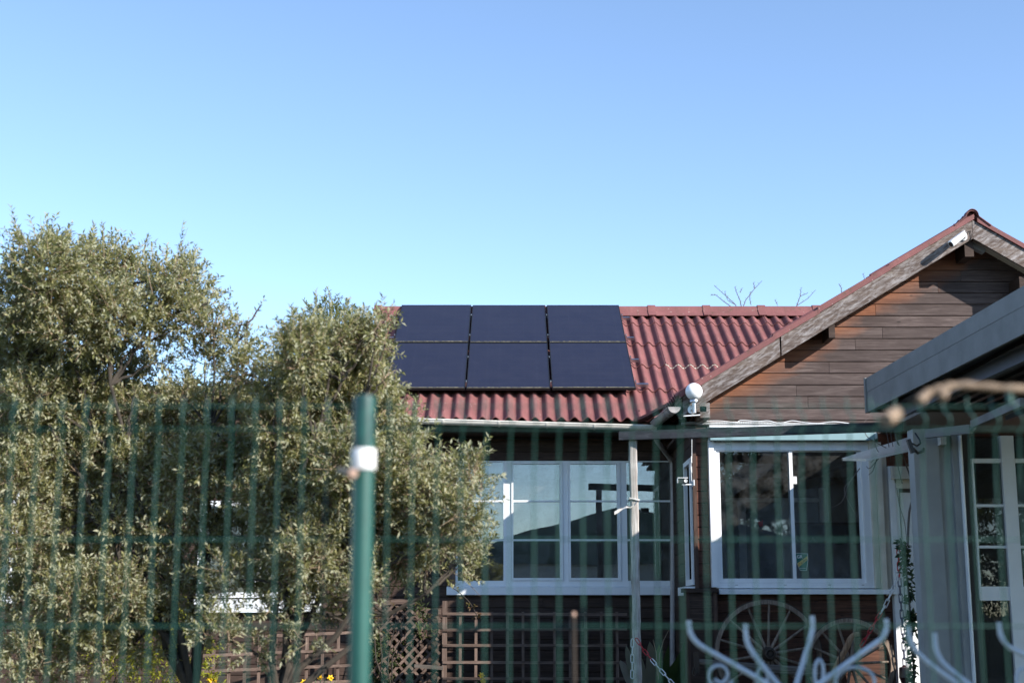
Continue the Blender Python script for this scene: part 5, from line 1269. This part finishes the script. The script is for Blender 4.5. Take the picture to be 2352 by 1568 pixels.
# conifer behind the roof end
rs = np.random.RandomState(21); cz = thing('conifer', (P(760, 900, 25).x, 25, BASE), 'yellow green conifer rising behind the left end of the roof', 'tree')
ccl = [(762, 706, 18, 20), (722, 728, 20, 24), (798, 722, 20, 24), (760, 742, 45, 36), (702, 756, 24, 32), (820, 745, 24, 35), (760, 790, 80, 60), (840, 800, 35, 50), (690, 810, 40, 50), (760, 880, 110, 80), (770, 1000, 120, 100), (775, 1150, 130, 120), (775, 1320, 130, 130)]
B, Dv, Ln = cluster_shoots(ccl, 25, 130, rs, upw=1.6, lmin=.12, lmax=.3)
V, F, tn = leaf_field(B, Dv, Ln, 9, .07, .022, rs, spread=.6, curl=.25); np_mesh('crown', V, F, MAT['conifer'], cz, tn)['kind'] = 'stuff'
mb = MB(); mb.tube([(cz.location.x, 25, 0), (cz.location.x, 25, 5.8)], [.2, .04], 8); mb.build('trunk', MAT['bark'], cz)
# bare tree behind the ridge
YBt = 30; bt = thing('bare_tree', (P(1740, 900, YBt).x, YBt, BASE), 'leafless tree whose twig tips show above the roof ridge', 'tree')
tips = [[(1746, 790), (1708, 703), (1712, 690), (1733, 663), (1750, 645)], [(1700, 760), (1690, 700), (1668, 680), (1640, 655)], [(1700, 760), (1680, 705), (1660, 690), (1644, 677), (1632, 678)], [(1706, 720), (1700, 690), (1692, 672), (1688, 658)], [(1700, 672), (1704, 662)], [(1725, 700), (1722, 685), (1724, 670)], [(1733, 663), (1731, 648)],
        [(1800, 790), (1830, 702), (1838, 680), (1840, 660)], [(1830, 702), (1856, 685), (1873, 666)], [(1838, 680), (1855, 673)], [(1786, 700), (1780, 688)], [(1936, 690), (1932, 660), (1927, 652)], [(1986, 640), (1982, 628)], [(1690, 700), (1672, 690), (1664, 668)], [(1760, 800), (1786, 702)]]
mb = MB(); c0 = P(1755, 900, YBt); mb.tube([(c0.x, YBt, 0), (c0.x, YBt, 3), c0], [.16, .12, .07], 8)
for tp in tips:
    pts = [P(x, y, YBt) for x, y in tp]
    if tp[0][1] >= 720 or tp[0][0] > 1900: pts = [c0] + pts
    mb.tube(wavy(pts, 3) if len(pts) > 2 else pts, .008, 5) if False else mb.tube(pts, [.012 * (1 - i / len(pts)) * (1 if len(pts) > 3 else .4) + .0035 for i in range(len(pts))], 5)
    for a, b in zip(pts, pts[1:]):
        for q in range(4):
            c = a.lerp(b, (q + .5) / 4); s_ = .03 if q % 2 else -.03; mb.tube([c, c + Vector((s_, 0, .03))], [.004, .002], 4)
mb.build('branches', MAT['grey_twig'], bt, smooth=True)

# yellow shrub and climbing plants
def shrub(name, label, cat, clusters, Y, seed, dens, mat, ll, lw, stem_x, nodes=6, **kw):
    rs = np.random.RandomState(seed); root = thing(name, (P(stem_x, 1560, Y).x, Y, BASE - .2), label, cat)
    B, Dv, Ln = cluster_shoots(clusters, Y, dens, rs, **kw); V, F, tn = leaf_field(B, Dv, Ln, nodes, ll, lw, rs); np_mesh('foliage', V, F, MAT[mat], root, tn)['kind'] = 'stuff'
    rr = random.Random(seed); tb = MB()
    for c in clusters: limb(tb, root.location, P(c[0], c[1], Y), .012, .004, rr)
    tb.build('stems', MAT['bark'], root); return root
shrub('yellow_shrub', 'yellow green leafy shrub at the bottom left behind the fence', 'shrub', [(300, 1430, 60, 60, .7), (370, 1470, 60, 70), (260, 1510, 60, 50), (440, 1500, 40, 60), (350, 1550, 90, 50), (200, 1430, 50, 60, .5), (440, 1420, 40, 50, .5), (470, 1560, 40, 40, .9)], 14.5, 31, 240, 'forsythia', .05, .022, 340)
shrub('lattice_climber', 'dark green and rust climber behind the curved lattice', 'climber', [(900, 1430, 40, 30, .35), (965, 1440, 14, 50, .7), (880, 1500, 40, 60), (940, 1520, 50, 50), (870, 1560, 40, 40), (930, 1570, 50, 40)], 19.6, 32, 260, 'dark_leaf', .07, .03, 915)
shrub('rust_seedheads', 'sprigs of small orange brown seed heads at the lattice top', 'plant', [(912, 1393, 12, 8, 1.2), (868, 1412, 12, 12, 1.2), (930, 1405, 6, 8), (850, 1345, 14, 16, .6)], 18.6, 33, 400, 'rose_leaf', .03, .02, 890, nodes=4, lmin=.03, lmax=.1)
# rose shoot
rz = thing('rose_shoot', P(1047, 1354, 18.5), 'thin arching rose shoot with reddish leaves in front of the sill', 'rose')
pts = wavy([P(x, y, 18.5) for x, y in ((1030, 1342), (1047, 1354), (1062, 1366), (1078, 1382), (1088, 1398), (1096, 1415), (1100, 1428))], 4); mb = MB(); mb.tube(pts, .006, 6); mb.build('stem', MAT['stake'], rz, smooth=True)
rs = np.random.RandomState(41); k = [6, 9, 12, 13, 15, 16, 18, 20, 21]; B = np.array([pts[min(i, len(pts)-1)] for i in k]); Dv = rs.normal(size=(len(k), 3)); Dv[:, 2] += .8; Dv /= np.linalg.norm(Dv, axis=1, keepdims=True)
V, F, tn = leaf_field(B, Dv, np.full(len(k), .05), 3, .045, .03, rs); np_mesh('leaves', V, F, MAT['rose_leaf'], rz, tn)['kind'] = 'stuff'
# broad leaved plant by the pergola post
bl = thing('broad_leaf_plant', P(1530, 1620, 17.7), 'clump of long broad green leaves between the post and the boxed pier', 'plant')
rr = random.Random(51)
blades = [((1555, 1600), (1575, 1500), (1582, 1452), .12, .2), ((1545, 1600), (1560, 1520), (1590, 1470), .2, .3), ((1500, 1600), (1512, 1530), (1514, 1478), .1, .75), ((1535, 1600), (1545, 1540), (1578, 1500), .22, .5), ((1530, 1610), (1560, 1560), (1590, 1525), .26, .45), ((1520, 1610), (1528, 1540), (1536, 1480), .1, .2), ((1490, 1600), (1494, 1545), (1490, 1500), .1, .35), ((1478, 1600), (1474, 1540), (1466, 1500), .12, 1.0), ((1495, 1590), (1500, 1520), (1492, 1472), .14, 1.0), ((1455, 1590), (1440, 1540), (1424, 1515), .12, 1.0), ((1470, 1590), (1446, 1530), (1438, 1480), .1, .95), ((1545, 1610), (1570, 1585), (1600, 1560), .24, .4), ((1508, 1610), (1500, 1570), (1488, 1545), .2, .45)]
for (a, b, c, w, tn_) in blades:
    yo = rr.uniform(-.25, .25); p_ = [P(*a, 17.7), P(*b, 17.7 + yo * .5), P(*c, 17.7 + yo)]; V = []; n = 8
    for i in range(n + 1):
        t_ = i / n; q = p_[0] * (1 - t_) ** 2 + p_[1] * 2 * t_ * (1 - t_) + p_[2] * t_ ** 2; ww = w * .5 * (math.sin(math.pi * min(1, .12 + t_ * .88)) ** .7 if t_ < 1 else 0); sd = Vector((1, rr.uniform(-.3, .3), .1)).normalized()
        V += [q - sd * ww + Vector((0, .0, ww * .25)), q, q + sd * ww + Vector((0, 0, ww * .25))]
    F = np.array([(3*i+k, 3*i+k+1, 3*i+4+k, 3*i+3+k) for i in range(n) for k in range(2)])
    np_mesh('leaf', np.array(V), F, MAT['broad_leaf'], bl, np.full(len(V), tn_), smooth=True)
for tp in ([(1512, 1560), (1515, 1500), (1524, 1470), (1536, 1446)], [(1510, 1550), (1508, 1500), (1500, 1468)]):
    pts = [P(x, y, 17.5) for x, y in tp]; mb = MB(); mb.tube(pts, [.008, .006, .005, .003][:len(pts)], 6); mb.build('flower_stalk', MAT['twig'], bl, smooth=True)
# daffodils
def daffodil(x, y, Y, label, face):
    c = P(x, y, Y); root = thing('daffodil', (c.x, Y, BASE), label, 'daffodil', 'yellow daffodils'); f = Vector((face, -1, -.1)).normalized(); a = f.cross(Vector((0, 0, 1))).normalized(); b = a.cross(f)
    mb = MB(); mb.tube([(c.x, Y + .03, BASE - .1), (c.x, Y + .04, c.z - .06), c + Vector((0, .04, .01)), c], .005, 6); mb.build('stalk', MAT['daff_green'], root, smooth=True)
    for k in range(6):
        t_ = 2 * math.pi * k / 6; d = a * math.cos(t_) + b * math.sin(t_); s_ = f.cross(d); mb = MB()
        mb.add([c, c + d * .022 + s_ * .013 - f * .004, c + d * .045 - f * .006, c + d * .022 - s_ * .013 - f * .004, c - f * .002], [(0, 1, 2, 3), (4, 3, 2, 1)]); mb.build('petal', MAT['yellow'], root)
    mb = MB(); mb.lathe([(0, .008), (.015, .013), (.03, .020), (.03, .017), (.01, .008)], c, f, 12); mb.build('trumpet', MAT['yellow'], root, smooth=True)
    for s_ in (-1, 1):
        p_ = [Vector((c.x + s_ * .02, Y, BASE - .05)), Vector((c.x + s_ * .03, Y, c.z - .12)), Vector((c.x + s_ * .06, Y, c.z - .03))]; mb = MB(); mb.tube(p_, [.008, .008, .002], 4); mb.build('leaf', MAT['daff_green'], root)
MAT['daff_green'] = plain('daffodil_green', (.05, .11, .03), .5)
daffodil(735, 1554, 17.6, 'left of the two daffodils beside the green post', -.6); daffodil(759, 1556, 17.55, 'right of the two daffodils beside the green post', .3); daffodil(698, 1566, 17.5, 'half hidden daffodil at the bottom edge, left of the pair', .2)
daffodil(482, 1560, 16.9, 'leftmost yellow daffodil by the shrub', .5); daffodil(493, 1560, 16.95, 'second daffodil from the left by the shrub', -.5)
daffodil(1106, 1550, 18.2, 'upper daffodil in front of the square trellis', -.3); daffodil(1110, 1563, 18.15, 'lower daffodil in front of the square trellis', .6)
# dry vine and leaf garland at the door
vn = thing('dry_vine', P(2070, 1400, 16.0), 'tangled bare vine twigs climbing over the door awning', 'vine')
vines = [[(2085, 1250), (2088, 1180), (2096, 1140), (2092, 1100), (2082, 1070), (2072, 1040), (2060, 1010)], [(2072, 1110), (2060, 1060), (2050, 1020), (2045, 990)], [(2082, 1070), (2098, 1040), (2090, 1005), (2086, 985)], [(2072, 1040), (2045, 1045), (2015, 1050), (2000, 1062)], [(2020, 1050), (1998, 1075), (1990, 1070)], [(2050, 1035), (2020, 1020), (1990, 1000), (1985, 970), (2000, 957)], [(2015, 1050), (2005, 1080), (1995, 1090)], [(2060, 1120), (2066, 1160), (2078, 1200), (2084, 1260)], [(2065, 1030), (2055, 990), (2062, 975)], [(1975, 1075), (1950, 1110), (1935, 1150), (1910, 1165)], [(1958, 1100), (1940, 1120), (1948, 1150), (1968, 1185)], [(2046, 1060), (2038, 1000), (2030, 985)], [(2040, 1050), (2016, 1035), (2008, 1005)]]
for i, v in enumerate(vines):
    pts = wavy([P(x, y, 15.9 + .05 * (i % 3)) for x, y in v], 4); mb = MB(); r0 = .014 if i == 0 else .006
    mb.tube(pts, [r0 * (1 - .6 * k / len(pts)) for k in range(len(pts))], 6); mb.build('tendril', MAT['grey_twig'], vn, smooth=True)
gd = thing('leaf_garland', P(2090, 1500, 16.5), 'dark green artificial leaf garland hanging beside the chain', 'garland')
line = wavy([P(x, y, 16.5) for x, y in ((2068, 1235), (2076, 1260), (2080, 1300), (2086, 1350), (2090, 1400), (2094, 1440), (2094, 1490), (2100, 1540), (2098, 1590))], 8)
mb = MB(); mb.tube(line, .012, 6); mb.build('cord', MAT['dark_metal'], gd, smooth=True)
rs = np.random.RandomState(61); B = np.array([line[i] for i in rs.randint(0, len(line), 90)]); Dv = rs.normal(size=(90, 3)); Dv[:, 2] -= .6; Dv[:, 1] *= .5; Dv /= np.linalg.norm(Dv, axis=1, keepdims=True)
V, F, tn = leaf_field(B, Dv, np.full(90, .04), 2, .085, .05, rs); np_mesh('leaves', V, F, MAT['garland'], gd, tn)['kind'] = 'stuff'
